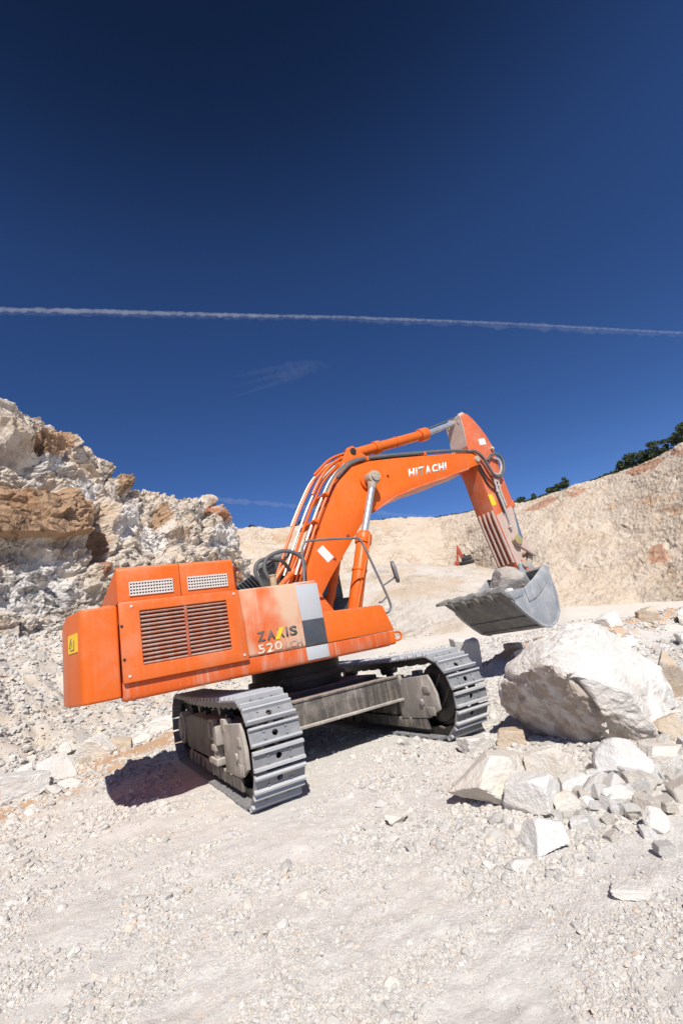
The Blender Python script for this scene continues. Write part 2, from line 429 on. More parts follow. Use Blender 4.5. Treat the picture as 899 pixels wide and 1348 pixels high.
# azimuth (from the +Y axis), distance and height of the pit floor's far edge, and of the quarry wall's steps
WALL = [  # az, base(d, el), bench edge(d, el), bench inner(d, el), top(d, el)
    (8,  (90, -1.0), (125, 8.0), (135, 7.9), (155, 15.6)),
    (21, (90, -1.0), (125, 8.0), (135, 7.9), (155, 15.3)),
    (27, (90, -1.0), (125, 8.0), (138, 7.9), (160, 14.9)),
    (35, (78, -1.0), (125, 8.2), (140, 7.7), (165, 13.8)),
    (40, (72, -1.3), (128, 7.6), (146, 7.2), (168, 13.0)),
    (44, (70, -1.4), (130, 6.3), (150, 6.2), (170, 12.45)),
    (47, (72, -1.5), (128, 5.6), (142, 5.6), (166, 12.25)),
    (50, (75, -1.6), (115, 3.6), (121, 4.2), (160, 12.1)),
    (55, (95, -0.9), (110, 2.6), (112, 3.2), (150, 11.8)),
    (62, (95, -1.9), (106, 2.2), (108, 2.8), (140, 11.65)),
    (70, (85, -2.9), (94, 1.2), (96, 1.8), (125, 12.55)),
    (80, (75, -3.2), (84, 1.0), (86, 1.6), (110, 13.2)),
    (100, (60, -3.4), (68, 1.0), (70, 1.6), (95, 14.0)),
    (125, (50, -3.4), (58, 1.0), (60, 1.6), (85, 14.0))]
WA = np.array([w[0] for w in WALL], float)
def wcol(k, j): return np.array([w[k][j] for w in WALL], float)
def wall_dz(k, az):
    d = np.interp(az, WA, wcol(k, 0)); el = np.interp(az, WA, wcol(k, 1))
    return d, CAM[2] + d * np.tan(np.radians(el))

def polar(x, y):
    dx, dy = x - CX, y - CY
    return np.degrees(np.arctan2(dx, dy)), np.hypot(dx, dy)

def smooth01(t):
    t = np.clip(t, 0, 1); return t * t * (3 - 2 * t)

BERM = np.array([(7.3, 1.2, 0.55), (8.6, 1.4, 0.6), (11.0, 1.2, 0.6), (14.5, 0.9, 0.72), (20, -1.2, 0.6), (26, -6, 0.5)])
def ground_parts(x, y):
    x = np.asarray(x, float); y = np.asarray(y, float)
    az, d = polar(x, y)
    az2 = np.where(az < -100, az + 360, az)
    bd, bz = wall_dz(1, np.clip(az2, 8, 125))
    t = np.clip((d - 13) / (bd - 13), 0, 1.6)
    z = bz * t
    fade = smooth01((az2 - 2) / 14)                                # the left side is ruled by the talus, not by the pit
    z = z * fade
    # talus in front of the left cliff
    toe = 12.2 + 0.30 * (np.clip(az2, -40, 24) + 5.4)
    s = np.maximum(d - toe, 0)
    tal = 0.56 * (s - 1.6 * (1 - np.exp(-s / 1.6)))
    tal = 7.0 * np.tanh(tal / 7.0)
    tal = tal * (1 - smooth01((az2 - 17) / 7)) * (1 - smooth01((np.abs(az2) - 75) / 40))
    z = z + tal
    # low berm of orange spoil beyond the far track
    best = np.full(x.shape, 1e9); hh = np.zeros(x.shape)
    for (x0, y0, h0), (x1, y1, h1) in zip(BERM[:-1], BERM[1:]):
        ex, ey = x1 - x0, y1 - y0; L2 = ex * ex + ey * ey
        tt = np.clip(((x - x0) * ex + (y - y0) * ey) / L2, 0, 1)
        dd = np.hypot(x - x0 - tt * ex, y - y0 - tt * ey)
        near = dd < best; best = np.where(near, dd, best); hh = np.where(near, h0 + tt * (h1 - h0), hh)
    berm = np.exp(-(best / 1.25) ** 2)
    z = z + berm * hh
    # the tip of rubble round the big boulder
    heap = np.exp(-(((x - 1.7) / 1.9) ** 2 + ((y + 4.6) / 0.9) ** 2))
    z = z + 0.05 * heap
    return z, az2, d, tal, berm, heap

def ground_z(x, y):
    x = np.atleast_1d(np.asarray(x, float)); y = np.atleast_1d(np.asarray(y, float))
    z, az, d, tal, berm, heap = ground_parts(x, y)
    p = np.stack([x, y, np.zeros_like(x)], 1)
    calm = np.clip(np.maximum(np.maximum(np.abs(x) - 1.6, np.abs(y) - 2.6), 0.0) / 1.2, 0, 1) * 0.75 + 0.25
    rough = 1 + 2.2 * np.clip(tal / 1.2, 0, 1) + 2.5 * berm
    n = 0.09 * fbm(p * 0.32, 3, 3) * calm + 0.030 * fbm(p * 1.7, 3, 9) * calm * rough + 0.012 * fbm(p * 7, 3, 21) * rough
    n = n * (1 + np.clip(d / 60, 0, 3) * 1.2)
    w = p + 0.3 * fbm(p * 0.6, 3, 12)[:, None]
    tm = np.clip(tal / 0.8, 0, 1) * (az < 30)
    n = n + tm * (0.20 * fracture(w * 0.55, 81, 0.7, 0.15, 0.1) + 0.13 * fracture(w * 1.4, 82, 0.9, 0.3, 0.1) + 0.05 * fracture(w * 3.5, 83, 0.9, 0.3, 0.1))
    n = n + berm * (0.10 * fracture(w * 1.6, 84, 0.9, 0.3, 0.1) + 0.05 * fracture(w * 4, 85, 0.9, 0.3, .1))
    return z + n + 0.01

def build_ground():
    az_f = np.arange(-24, 100.01, 0.36)
    az_c = np.arange(100 + 4, 360 - 24, 4.0)
    az = np.concatenate([az_f, az_c])
    r = np.concatenate([[0.05, 0.6], np.geomspace(1.2, 60, 500), np.geomspace(62, 900, 60)])
    A, Rr = np.meshgrid(np.radians(az), r, indexing='ij')
    x = CX + Rr * np.sin(A); y = CY + Rr * np.cos(A)
    xf, yf = x.ravel(), y.ravel()
    z = ground_z(xf, yf)
    zp, a2, d, tal, berm, heap = ground_parts(xf, yf)
    bd, bz = wall_dz(1, np.clip(a2, 8, 125))
    z = z - np.clip(d - bd - 6, 0, 60) * 0.25                        # under the quarry wall
    p = np.stack([xf, yf, z], 1)
    nz = fbm(p * 0.45, 4, 40); nz2 = fbm(p * 1.6, 4, 44)
    # orange soil: along the toe of the talus, on the berm, in loose patches
    toe = 12.2 + 0.30 * (np.clip(a2, -40, 24) + 5.4)
    band = np.exp(-((d - toe + 2.0 + 1.2 * nz) / 2.1) ** 2) * (1 - smooth01((a2 - 8) / 10)) * (a2 < 40)
    soil = np.clip(band * 1.0 + berm * 0.95 + 0.30 * np.clip(nz - 0.05, 0, 1), 0, 1)
    fine = np.clip(tal / 0.7, 0, 1) * (a2 < 30)
    road = smooth01((d - 24) / 8) * smooth01((a2 - 30) / 6) * (1 - np.clip(berm * 2, 0, 1)) 
    V = np.stack([xf, yf, z], 1)
    na, nr = A.shape
    I = np.arange(na * nr).reshape(na, nr)
    J = np.roll(I, -1, 0)
    q = np.stack([I[:, :-1], I[:, 1:], J[:, 1:], J[:, :-1]], -1).reshape(-1, 4)[:, ::-1]
    me = mesh_np('ground', V, q, attrs={'soil': soil, 'fine': fine, 'road': road}, smooth=True)
    return link('ground', me, M['ground'])

m, nt, b = mat_new('crushed_limestone_ground'); n = N(nt)
P = n.pos()
c = n.mix(n.ramp(n.noise(0.8, 6, 0.65, P), 0.32, 0.7), (0.655, 0.625, 0.58), (0.60, 0.57, 0.525))
c = n.mix(n.ramp(n.noise(1.3, 5, 0.6, P, 0.4), 0.5, 0.74, 0, 0.7), c, (0.65, 0.575, 0.49))
c = n.mix(n.ramp(n.noise(11, 6, 0.75, P), 0.5, 0.72, 0, 0.35), c, (0.50, 0.475, 0.44))
v1 = n.vor(42, P, 'F1', 'Color')
hsv = n.new('ShaderNodeSeparateColor'); nt.links.new(v1, hsv.inputs[0])
c = n.mix(n.ramp(hsv.outputs[0], 0.3, 1.0, 0, 0.4), c, (0.47, 0.45, 0.42))
c = n.mix(n.ramp(hsv.outputs[1], 0.6, 1.0, 0, 0.25), c, (0.78, 0.75, 0.70))
c = n.mix(n.math('MULTIPLY', n.attr('fine'), n.ramp(n.noise(0.6, 6, 0.7, P), 0.3, 0.6, 0.6, 1.0)), c, n.mix(n.ramp(n.noise(2.6, 7, 0.75, P), 0.4, 0.66), (0.60, 0.53, 0.45), (0.50, 0.415, 0.325)))
c = n.mix(n.math('MULTIPLY', n.attr('fine'), n.ramp(n.noise(7, 5, 0.75, P), 0.54, 0.68, 0, 0.55)), c, (0.33, 0.28, 0.23))
so = n.math('ADD', n.attr('soil'), n.math('MULTIPLY', n.math('SUBTRACT', n.noise(1.7, 6, 0.7, P), 0.5), 0.7))
c = n.mix(n.ramp(so, 0.25, 0.85, 0, 0.85), c, (0.56, 0.36, 0.21))
c = n.mix(n.ramp(n.math('MULTIPLY', n.ramp(so, 0.4, 0.9), n.noise(4, 5, 0.6, P)), 0.4, 0.7, 0, 0.6), c, (0.50, 0.26, 0.13))
c = n.mix(n.math('MULTIPLY', n.attr('road'), 0.8), c, n.mix(n.noise(0.35, 4, 0.6, P), (0.80, 0.735, 0.65), (0.74, 0.66, 0.57)))
nt.links.new(c, b.inputs['Base Color'])
b.inputs['Roughness'].default_value = 0.95; b.inputs['Specular IOR Level'].default_value = 0.1
h = n.math('ADD', n.math('MULTIPLY', n.vor(42, P, 'F1', 'Distance'), -0.9), n.math('MULTIPLY', n.vor(95, P), -0.5))
h = n.math('ADD', h, n.math('MULTIPLY', n.noise(70, 4, 0.7, P), 0.35))
gr = n.ramp(n.noise(0.9, 5, 0.65, P), 0.35, 0.62, 0.15, 0.5)          # loose in places, packed smooth in others
bn = n.new('ShaderNodeBump'); bn.inputs['Distance'].default_value = 0.010
nt.links.new(gr, bn.inputs['Strength']); nt.links.new(h, bn.inputs['Height'])
nt.links.new(bn.outputs[0], b.inputs['Normal'])
M['ground'] = m
tag(build_ground(), kind='structure')

# rock faces
def face_material(name, scale, pale, cream, tan, red, streak=0.5, whitec=(0.66, 0.64, 0.61), bump=(0.9, 0.3), slope=(1.3, 1.3, 0.25)):
    m, nt, b = mat_new(name); n = N(nt)
    P = n.pos()
    c = n.mix(n.ramp(n.noise(0.5 * scale, 7, 0.66, P), 0.36, 0.66), pale, cream)
    c = n.mix(n.ramp(n.noise(0.27 * scale, 6, 0.68, P, 0.8), 0.49, 0.70, 0, 0.65), c, tan)
    c = n.mix(n.ramp(n.noise(0.9 * scale, 6, 0.7, P), 0.55, 0.72, 0, 0.5), c, tuple(x * 0.62 for x in tan))
    w = n.math('ADD', n.attr('red'), n.math('MULTIPLY', n.math('SUBTRACT', n.noise(0.8 * scale, 6, 0.75, n.scaled(P, (1, 1, 2.2))), 0.5), 1.8))
    c = n.mix(n.ramp(w, 0.30, 0.95, 0, 0.85), c, red)
    t = n.math('ADD', n.attr('tan'), n.math('MULTIPLY', n.math('SUBTRACT', n.noise(0.9 * scale, 6, 0.7, P), 0.5), 0.7))
    c = n.mix(n.ramp(t, 0.3, 0.7, 0, 0.9), c, n.mix(n.noise(1.1 * scale, 5, 0.6, P), (0.50, 0.35, 0.215), (0.42, 0.225, 0.115)))
    w = n.math('ADD', n.attr('white'), n.math('MULTIPLY', n.math('SUBTRACT', n.noise(1.0 * scale, 5, 0.7, P), 0.5), 0.8))
    c = n.mix(n.ramp(w, 0.35, 0.8, 0, 0.8), c, whitec)
    s = n.ramp(n.noise(1.0, 6, 0.7, n.scaled(P, slope)), 0.53, 0.7, 0, streak)
    c = n.mix(s, c, (0.46, 0.37, 0.28))
    c = n.mix(n.ramp(n.noise(6 * scale, 6, 0.75, P), 0.54, 0.75, 0, 0.35), c, (0.36, 0.29, 0.22))
    ck = n.math('ABSOLUTE', n.math('SUBTRACT', n.noise(0.55 * scale, 7, 0.68, n.scaled(P, (0.8, 0.8, 1.6)), 0.5), 0.5))
    ck = n.math('MULTIPLY', n.ramp(ck, 0.0, 0.022, 1, 0), n.ramp(n.noise(0.23 * scale, 3, 0.6, P), 0.45, 0.6))
    c = n.mix(n.math('MULTIPLY', ck, 0.6), c, (0.27, 0.19, 0.13))
    nt.links.new(c, b.inputs['Base Color'])
    b.inputs['Roughness'].default_value = 0.95; b.inputs['Specular IOR Level'].default_value = 0.1
    h = n.math('ADD', n.noise(2.6 * scale, 9, 0.75, P), n.math('MULTIPLY', n.vor(3.2 * scale, P), -0.5))
    h = n.math('SUBTRACT', h, n.math('MULTIPLY', ck, 0.5))
    nt.links.new(n.bump(h, bump[0], bump[1]), b.inputs['Normal'])
    return m
M['cliff'] = face_material('broken_limestone_face', 1.0, (0.74, 0.675, 0.60), (0.69, 0.57, 0.44), (0.60, 0.43, 0.28), (0.40, 0.15, 0.065), 0.3, (0.82, 0.79, 0.75))
M['wall'] = face_material('distant_limestone_face', 0.36, (0.565, 0.48, 0.385), (0.51, 0.42, 0.325), (0.48, 0.35, 0.235), (0.40, 0.20, 0.12), 0.5, (0.60, 0.55, 0.49), (0.45, 0.35), (0.10, 0.10, 0.42))

def grid_quads(nu, nv):
    I = np.arange(nu * nv).reshape(nu, nv)
    return np.stack([I[:-1, :-1], I[1:, :-1], I[1:, 1:], I[:-1, 1:]], -1).reshape(-1, 4)

def normals_of(G):
    du = np.gradient(G, axis=0); dv = np.gradient(G, axis=1)
    nn = np.cross(du, dv); nn /= np.linalg.norm(nn, axis=2, keepdims=True) + 1e-9
    return nn

def pt(az, d, z):
    a = np.radians(az); return np.stack(np.broadcast_arrays(CX + d * np.sin(a), CY + d * np.cos(a), np.asarray(z, float)), -1)

# --- left cliff
CL = [  # az, base d, top d, top elevation, top z override
    (-62, 26, 34, 24), (-40, 23, 31, 27), (-25, 22, 29.5, 29), (-12, 22.5, 29, 30.2), (-5.8, 23, 29, 30.0), (-4.4, 23.3, 29.3, 29.5), (-1.5, 24, 30.3, 28.6),
    (1.5, 25.3, 33.2, 25.6), (4.6, 27, 36, 23.2), (6.6, 28.5, 37.5, 22.4), (9.5, 31, 40, 20.9), (12.4, 34, 42.5, 19.9),
    (14.5, 36, 44.5, 19.5), (16.2, 38, 46, 18.9), (17.0, 40, 47, 17.4), (18.0, 41.5, 48, 15.0), (19.2, 44, 49.5, 11.0), (20.5, 46, 51, 7.6), (22.5, 49, 53, 4.0), (25, 52, 55, 1.0), (28, 54, 57, -1.5)]
def build_cliff():
    ca = np.array([c[0] for c in CL], float)
    az = np.concatenate([np.linspace(-62, -9, 90), np.linspace(-9, 24, 1000)[1:], np.linspace(24, 28, 12)[1:]])
    bd = np.interp(az, ca, [c[1] for c in CL]); td = np.interp(az, ca, [c[2] for c in CL]); el = np.interp(az, ca, [c[3] for c in CL])
    bx = pt(az, bd, 0); bz = ground_parts(bx[:, 0], bx[:, 1])[0] - 1.2
    tz = CAM[2] + td * np.tan(np.radians(el))
    nv = 400; v = np.linspace(0, 1, nv)
    # v: 0..0.8 face, 0.8..1 plateau behind
    f = np.clip(v / 0.84, 0, 1); back = np.clip((v - 0.84) / 0.16, 0, 1)
    prof = f ** 1.05
    G = np.zeros((len(az), nv, 3))
    for k in range(nv):
        d = bd + (td - bd) * (0.25 * prof[k] + 0.75 * prof[k] ** 2.2) + 32 * back[k] ** 1.6
        z = bz + (tz - bz) * prof[k] + 0.4 * back[k] * (tz > 2) - 10 * (back[k] ** 3)
        G[:, k, :] = pt(az, d, z)
    Nn = normals_of(G)
    # make normals face the camera side
    ctr = np.array([CX, CY, 2.0]); flip = np.sum(Nn * (ctr - G), 2).mean() < 0
    if flip: Nn = -Nn
    P_ = G.reshape(-1, 3); NF = Nn.reshape(-1, 3)
    w = P_ + 0.35 * np.stack([fbm(P_ * 0.33, 4, 5), fbm(P_ * 0.33 + 9, 4, 6), fbm(P_ * 0.33 + 23, 4, 7)], 1)
    disp = 0.55 * fbm(P_ * 0.12, 3, 61)
    disp += 1.3 * fracture(w * np.array([0.20, 0.20, 0.26]), 12, 0.8, 0.15, 0.03)
    disp += 0.7 * fracture(w * np.array([0.55, 0.55, 0.75]) + 5, 13, 1.1, 0.18, 0.035)
    disp += 0.30 * fracture(w * np.array([1.4, 1.4, 1.9]) + 11, 14, 1.2, 0.22, 0.04)
    disp += 0.10 * fracture(w * 3.6 + 3, 15, 1.2, 0.25, 0.06) + 0.05 * fbm(P_ * 6, 4, 31)
    disp *= 0.62 + 0.5 * np.clip(0.5 + fbm(P_ * 0.2, 2, 66), 0, 1)
    az_g = np.repeat(az, nv); v_g = np.tile(v, len(az)); f_g = np.tile(f, len(az))
    wob = 0.35 * fbm(P_ * 0.5, 3, 71)
    red = np.zeros(len(P_)); tan = np.zeros(len(P_)); white = np.zeros(len(P_))
    el_g = np.degrees(np.arctan2(P_[:, 2] - CAM[2], np.hypot(P_[:, 0] - CX, P_[:, 1] - CY)))
    def blob(a, e, ra, re, sharp=1.0):
        q = np.sqrt(((az_g - a) / ra) ** 2 + ((el_g - e) / re) ** 2) + wob
        return np.clip((1.15 - q) * 2.2 * sharp, 0, 1)
    # the big tan block standing proud of the face at the left, with the hollow under and beside it
    blk = smooth01((2.3 - az_g + 1.2 * wob) / 0.4) * smooth01((az_g + 16) / 3) * smooth01((el_g - 15.9 - 1.2 * wob) / 0.35) * smooth01((21.6 + 1.0 * wob - el_g) / 0.9)
    disp = disp * (1 - 0.45 * blk) + 0.75 * blk
    hol = blob(3.6, 16.6, 1.3, 3.4) * (1 - blk)
    disp -= 1.1 * hol
    under = smooth01((16.0 + wob - el_g) / 0.3) * smooth01((el_g - 14.4) / 0.9) * smooth01((3 - az_g) / 1.5)
    disp -= 0.25 * under
    tan = np.maximum(tan, 0.95 * smooth01(blk * 3)); tan = np.maximum(tan, 0.7 * hol)
    for a, e, ra, re in ((6.3, 21.7, 0.9, 1.1), (-1.0, 26.0, 2.2, 1.6), (10.5, 18.0, 1.0, 1.5)):
        bb = blob(a, e, ra, re); tan = np.maximum(tan, 0.75 * bb)
    bb = blob(6.3, 21.9, 0.8, 0.9); disp += 0.8 * bb
    for a, e, ra, re in ((15.6, 18.2, 1.5, 0.9), (16.9, 17.2, 0.7, 1.4), (-4.3, 19.4, 1.4, 1.6), (4.2, 15.0, 0.7, 1.5), (3.6, 12.5, 0.6, 1.5), (18.3, 8.5, 0.9, 2.2), (13.0, 20.4, 0.8, .7)):
        red = np.maximum(red, 0.9 * blob(a, e, ra, re))
    for a, e, ra, re in ((7.0, 18.0, 1.7, 2.2), (-3.0, 11.5, 4.5, 3.4), (2.5, 20.8, 1.5, 2.0), (9.5, 15.5, 1.6, 2.2), (16.8, 14, 1.4, 2.2), (-1.5, 24.0, 2.5, 1.2)):
        white = np.maximum(white, 0.85 * blob(a, e, ra, re))
    fade = smooth01(v_g / 0.06)
    edge = 1 - 0.75 * smooth01((v_g - 0.86) / 0.06)
    P2 = P_ + NF * (disp * fade * edge)[:, None]
    me = mesh_np('rock_cliff', P2, grid_quads(len(az), nv), attrs={'red': red, 'tan': tan, 'white': white}, smooth=False)
    return link('rock_cliff', me, M['cliff'])
tag(build_cliff(), kind='structure')

# --- far quarry wall
WTOP = {}
def build_wall():
    az = np.concatenate([np.linspace(8, 18, 20), np.linspace(18, 74, 1150)[1:], np.linspace(74, 125, 90)[1:]])
    pts = [wall_dz(k, az) for k in (1, 2, 3, 4)]
    pts.insert(0, (pts[0][0] - 3, pts[0][1] - 2.0))
    dt, zt = pts[-1]
    pts.append((dt + 6, zt + 0.6)); pts.append((dt + 60, zt - 3))
    fr = np.array([0, 0.05, 0.30, 0.38, 0.86, 0.90, 1.0])
    nv = 280; v = np.linspace(0, 1, nv)
    G = np.zeros((len(az), nv, 3))
    for k, t in enumerate(v):
        j = min(np.searchsorted(fr, t, side='right') - 1, len(fr) - 2); s = (t - fr[j]) / (fr[j + 1] - fr[j])
        d = pts[j][0] * (1 - s) + pts[j + 1][0] * s; z = pts[j][1] * (1 - s) + pts[j + 1][1] * s
        G[:, k, :] = pt(az, d, z)
    # soften the creases of the profile
    for _ in range(3): G[:, 1:-1] = (G[:, :-2] + 2 * G[:, 1:-1] + G[:, 2:]) / 4
    Nn = normals_of(G)
    if np.sum(Nn * (np.array([CX, CY, 30.0]) - G), 2).mean() < 0: Nn = -Nn
    P_ = G.reshape(-1, 3); NF = Nn.reshape(-1, 3)
    v_g = np.tile(v, len(az)); az_g = np.repeat(az, nv)
    w = P_ + 2.0 * np.stack([fbm(P_ * 0.1, 3, 5), fbm(P_ * 0.1 + 9, 3, 6), fbm(P_ * 0.1 + 23, 3, 7)], 1)
    disp = 1.4 * fbm(P_ * 0.035, 3, 61) + 0.75 * fracture(w * np.array([0.06, 0.06, 0.18]), 22, 0.5, 0.2, 0.08) + 0.36 * fracture(w * np.array([0.18, 0.18, 0.42]), 23, 0.6, 0.3, 0.08)
    disp += 0.15 * fracture(w * np.array([0.45, 0.45, 1.1]), 24, 1.0, 0.4, 0.05) + 0.5 * np.minimum(0, fbm(w * np.array([0.16, 0.16, 0.5]), 4, 88) + 0.25) + 0.2 * fbm(P_ * 1.3, 3, 33)
    upper = smooth01((v_g - 0.36) / 0.08)
    right = smooth01((az_g - 48) / 6)
    rough = np.maximum(0.5 + 0.5 * upper, right)
    bench = np.exp(-((v_g - 0.34) / 0.045) ** 2) * (1 - right)
    rough *= 1 - 0.9 * bench
    rough *= smooth01(v_g / 0.06) * (1 - 0.8 * smooth01((v_g - 0.87) / 0.05))
    P2 = P_ + NF * (disp * rough)[:, None]
    el_g = np.degrees(np.arctan2(P2[:, 2] - CAM[2], np.hypot(P2[:, 0] - CX, P2[:, 1] - CY)))
    wob = 1.1 * fbm(P_ * 0.16, 5, 77, 0.65)
    def blob(a, e, ra, re):
        q = np.sqrt(((az_g - a) / ra) ** 2 + ((el_g - e) / re) ** 2) + wob
        return np.clip((1.15 - q) * 2.0, 0, 1)
    red = np.zeros(len(P_)); tan = np.zeros(len(P_)); white = np.zeros(len(P_))
    for a, e, ra, re in ((67.2, -0.2, 1.4, 1.6), (64.8, 2.6, 0.8, 0.7), (62.3, 3.0, 0.6, .45), (59.8, 10.8, 1.0, 0.7), (66.0, 11.4, 2.2, 0.5), (56, 10.8, 1.5, .5), (70, 12.0, 1.2, .5)):
        red = np.maximum(red, 0.85 * blob(a, e, ra, re))
    red = np.maximum(red, 0.45 * smooth01((v_g - 0.82) / 0.05))
    for a, e, ra, re in ((66, 8.0, 3.5, 0.5), (29, 13.5, 6, .8), (69, 6.5, 2.5, .5)):
        tan = np.maximum(tan, 0.55 * blob(a, e, ra, re))
    white = np.clip((0.62 + 0.9 * fbm(P_ * 0.06, 4, 93)) * (1 - upper) * (1 - right), 0, 1)
    me = mesh_np('quarry_wall', P2, grid_quads(len(az), nv), attrs={'red': red, 'tan': tan, 'white': white}, smooth=True)
    o = link('quarry_wall', me, M['wall'])
    k86 = int(round(0.89 * (nv - 1)))
    G2 = P2.reshape(len(az), nv, 3)
    WTOP['az'] = az; WTOP['p'] = G2[:, k86]
    WTOP['bench'] = G2[:, int(round(0.345 * (nv - 1)))]
    return o
tag(build_wall(), kind='structure')
def on_wall(az, which='p'):
    return np.array([np.interp(az, WTOP['az'], WTOP[which][:, k]) for k in range(3)])

# ------------------------------------------------------------------ gravel: loose stones nobody could count
def ico(level):
    bm = bmesh.new(); bmesh.ops.create_icosphere(bm, subdivisions=level, radius=1.0)
    bm.verts.ensure_lookup_table()
    v = np.array([x.co[:] for x in bm.verts]); f = np.array([[a.index for a in fc.verts] for fc in bm.faces]); bm.free()
    return v, f

def polytope(v, seed, planes=14, lo=0.55, hi=0.95, block=False):
    r = np.random.default_rng(seed)
    nrm = r.normal(size=(planes, 3))
    dist = r.uniform(lo, hi, planes)
    if block:                                                       # a broken block: six rough faces and a few knocked-off corners
        bx = np.array([(1, 0, 0), (-1, 0, 0), (0, 1, 0), (0, -1, 0), (0, 0, 1), (0, 0, -1)], float) + r.normal(0, 0.2, (6, 3))
        nrm = np.concatenate([bx, nrm[:max(3, planes // 2)]]); dist = np.concatenate([r.uniform(0.5, 0.66, 6), r.uniform(0.68, 0.85, max(3, planes // 2))])
    nrm /= np.linalg.norm(nrm, axis=1, keepdims=True)
    dots = v @ nrm.T
    with np.errstate(divide='ignore', invalid='ignore'):
        rr = np.where(dots > 1e-3, dist / dots, 9.0)
    return v * np.minimum(rr.min(1), 1.15)[:, None]

def build_gravel():
    m, nt, b = mat_new('gravel_stone'); n = N(nt)
    t = n.attr('tone')
    c = n.mix(n.ramp(t, 0, 0.8), (0.46, 0.44, 0.41), (0.62, 0.59, 0.545))
    c = n.mix(n.ramp(t, 0.82, 1.0, 0, 0.8), c, (0.62, 0.50, 0.38))
    c = n.mix(n.ramp(n.noise(30, 4, 0.7, n.pos()), 0.5, 0.75, 0, 0.35), c, (0.40, 0.38, 0.35))
    nt.links.new(c, b.inputs['Base Color']); b.inputs['Roughness'].default_value = 0.95; b.inputs['Specular IOR Level'].default_value = 0.1
    vs, ts, tones = [], [], []; off = 0
    for lev, cnt, rlo, rhi, sc, seed in ((1, 430000, 1.6, 13, 0.0021, 1), (2, 15000, 1.6, 11, 0.0042, 2), (2, 220, 1.7, 10, 0.008, 4), (1, 130000, 9, 36, 0.0034, 3)):
        base, tri = ico(lev)
        shapes = np.stack([polytope(base, 100 + seed * 50 + k, 9, 0.45, 0.9) for k in range(24)])
        r = np.random.default_rng(seed)
        d = np.exp(r.uniform(math.log(rlo), math.log(rhi), cnt)); az = r.uniform(-14, 84, cnt)
        p = pt(az, d, np.zeros(cnt))
        size = np.clip(d * sc * np.exp(r.normal(0, 0.45, cnt)), 0.006, 0.16)
        cl_ = fbm(p * np.array([1.3, 1.3, 0]), 4, 55, 0.6) + 0.7 * fbm(p * np.array([0.35, 0.35, 0]), 2, 58)
        dens = 0.40 + 2.3 * cl_
        size = size * np.clip(0.95 + 0.8 * cl_, 0.6, 1.25)
        heap = np.exp(-(((p[:, 0] - 0.9) / 2.0) ** 2 + ((p[:, 1] + 5.0) / 0.9) ** 2))
        azp, dp = polar(p[:, 0], p[:, 1]); toe = 12.2 + 0.30 * (np.clip(azp, -40, 24) + 5.4)
        soilband = np.exp(-((dp - toe + 2.0) / 1.9) ** 2) * (azp < 9)
        dens = np.where((azp < 14) & (dp > toe), np.maximum(dens, 0.55), dens) * (1 - 0.8 * soilband)
        keep = (r.uniform(0, 1, cnt) < np.clip(dens + 1.2 * heap, 0.13 * (1 - 0.8 * soilband), 1))
        keep &= ~((np.abs(np.abs(p[:, 0]) - 1.445) < 0.42) & (np.abs(p[:, 1]) < 2.7))
        p, size = p[keep], size[keep] * (1 + 0.5 * heap[keep]); k = len(p)
        z = ground_z(p[:, 0], p[:, 1])
        S = shapes[r.integers(0, 24, k)] * (size[:, None] * r.uniform([0.7, 0.7, 0.4], [1.25, 1.0, 0.75], (k, 3)))[:, None, :]
        a = r.uniform(0, 2 * math.pi, k); tl = r.normal(0, 0.35, k)
        ca, sa, ct, st = np.cos(a), np.sin(a), np.cos(tl), np.sin(tl)
        X = S[:, :, 0] * ct[:, None] + S[:, :, 2] * st[:, None]; Z = -S[:, :, 0] * st[:, None] + S[:, :, 2] * ct[:, None]
        Y = S[:, :, 1]
        W = np.stack([X * ca[:, None] - Y * sa[:, None] + p[:, None, 0], X * sa[:, None] + Y * ca[:, None] + p[:, None, 1],
                      Z + (z + size * r.uniform(-0.2, 0.2, k))[:, None]], -1)
        nvb = base.shape[0]
        vs.append(W.reshape(-1, 3)); ts.append((tri[None] + (np.arange(k) * nvb)[:, None, None] + off).reshape(-1, 3))
        tones.append(np.repeat(r.uniform(0, 1, k), nvb)); off += k * nvb
    me = mesh_np('gravel', np.concatenate(vs), tris=np.concatenate(ts), attrs={'tone': np.concatenate(tones)}, smooth=False)
    return link('gravel', me, m)
tag(build_gravel(), kind='stuff')

# ------------------------------------------------------------------ individual rocks
def rock_mesh(name, seed, dims, level=4, planes=16, lo=0.6, hi=0.95, rough=0.05, layered=0.0):
    v, f = ico(level)
    p = polytope(v, seed, planes, lo, hi, block=seed % 4 != 1)
    q = p * 1.0 + seed * 3.7
    d = rough * fbm(q * 2.2, 6, seed, 0.6) + rough * 1.1 * fracture(q * 1.7, seed + 1, 1.2, 0.5, 0.04) + rough * 0.5 * fracture(q * 5, seed + 2, 1.2, 0.4, 0.06)
    if layered: d += layered * np.sin((q[:, 2] + 0.2 * fbm(q * 1.5, 2, 4)) * 14) * 0.5
    p = p * (1 + d)[:, None]
    mx, mn = p.max(0), p.min(0)
    p = (p - (mx + mn) / 2) / (mx - mn) * np.array(dims)
    return mesh_np(name, p, tris=f, smooth=False)

def place_rock(seed, x, y, w, dd, h, ang, mat, label, cat='rock', group=None, name='stone', level=4, planes=10, sink=0.16, z=None, rough=0.028, tilt=(0, 0), lo=0.5):
    me = rock_mesh(name, seed, (w, dd, h), level, planes, lo, 0.95, rough)
    o = link(name, me, mat)
    zz = float(ground_z(x, y)[0]) if z is None else z
    o.location = (x, y, zz + h * (0.5 - sink)); o.rotation_euler = (tilt[0], tilt[1], rad(ang))
    return tag(o, label, cat, group)

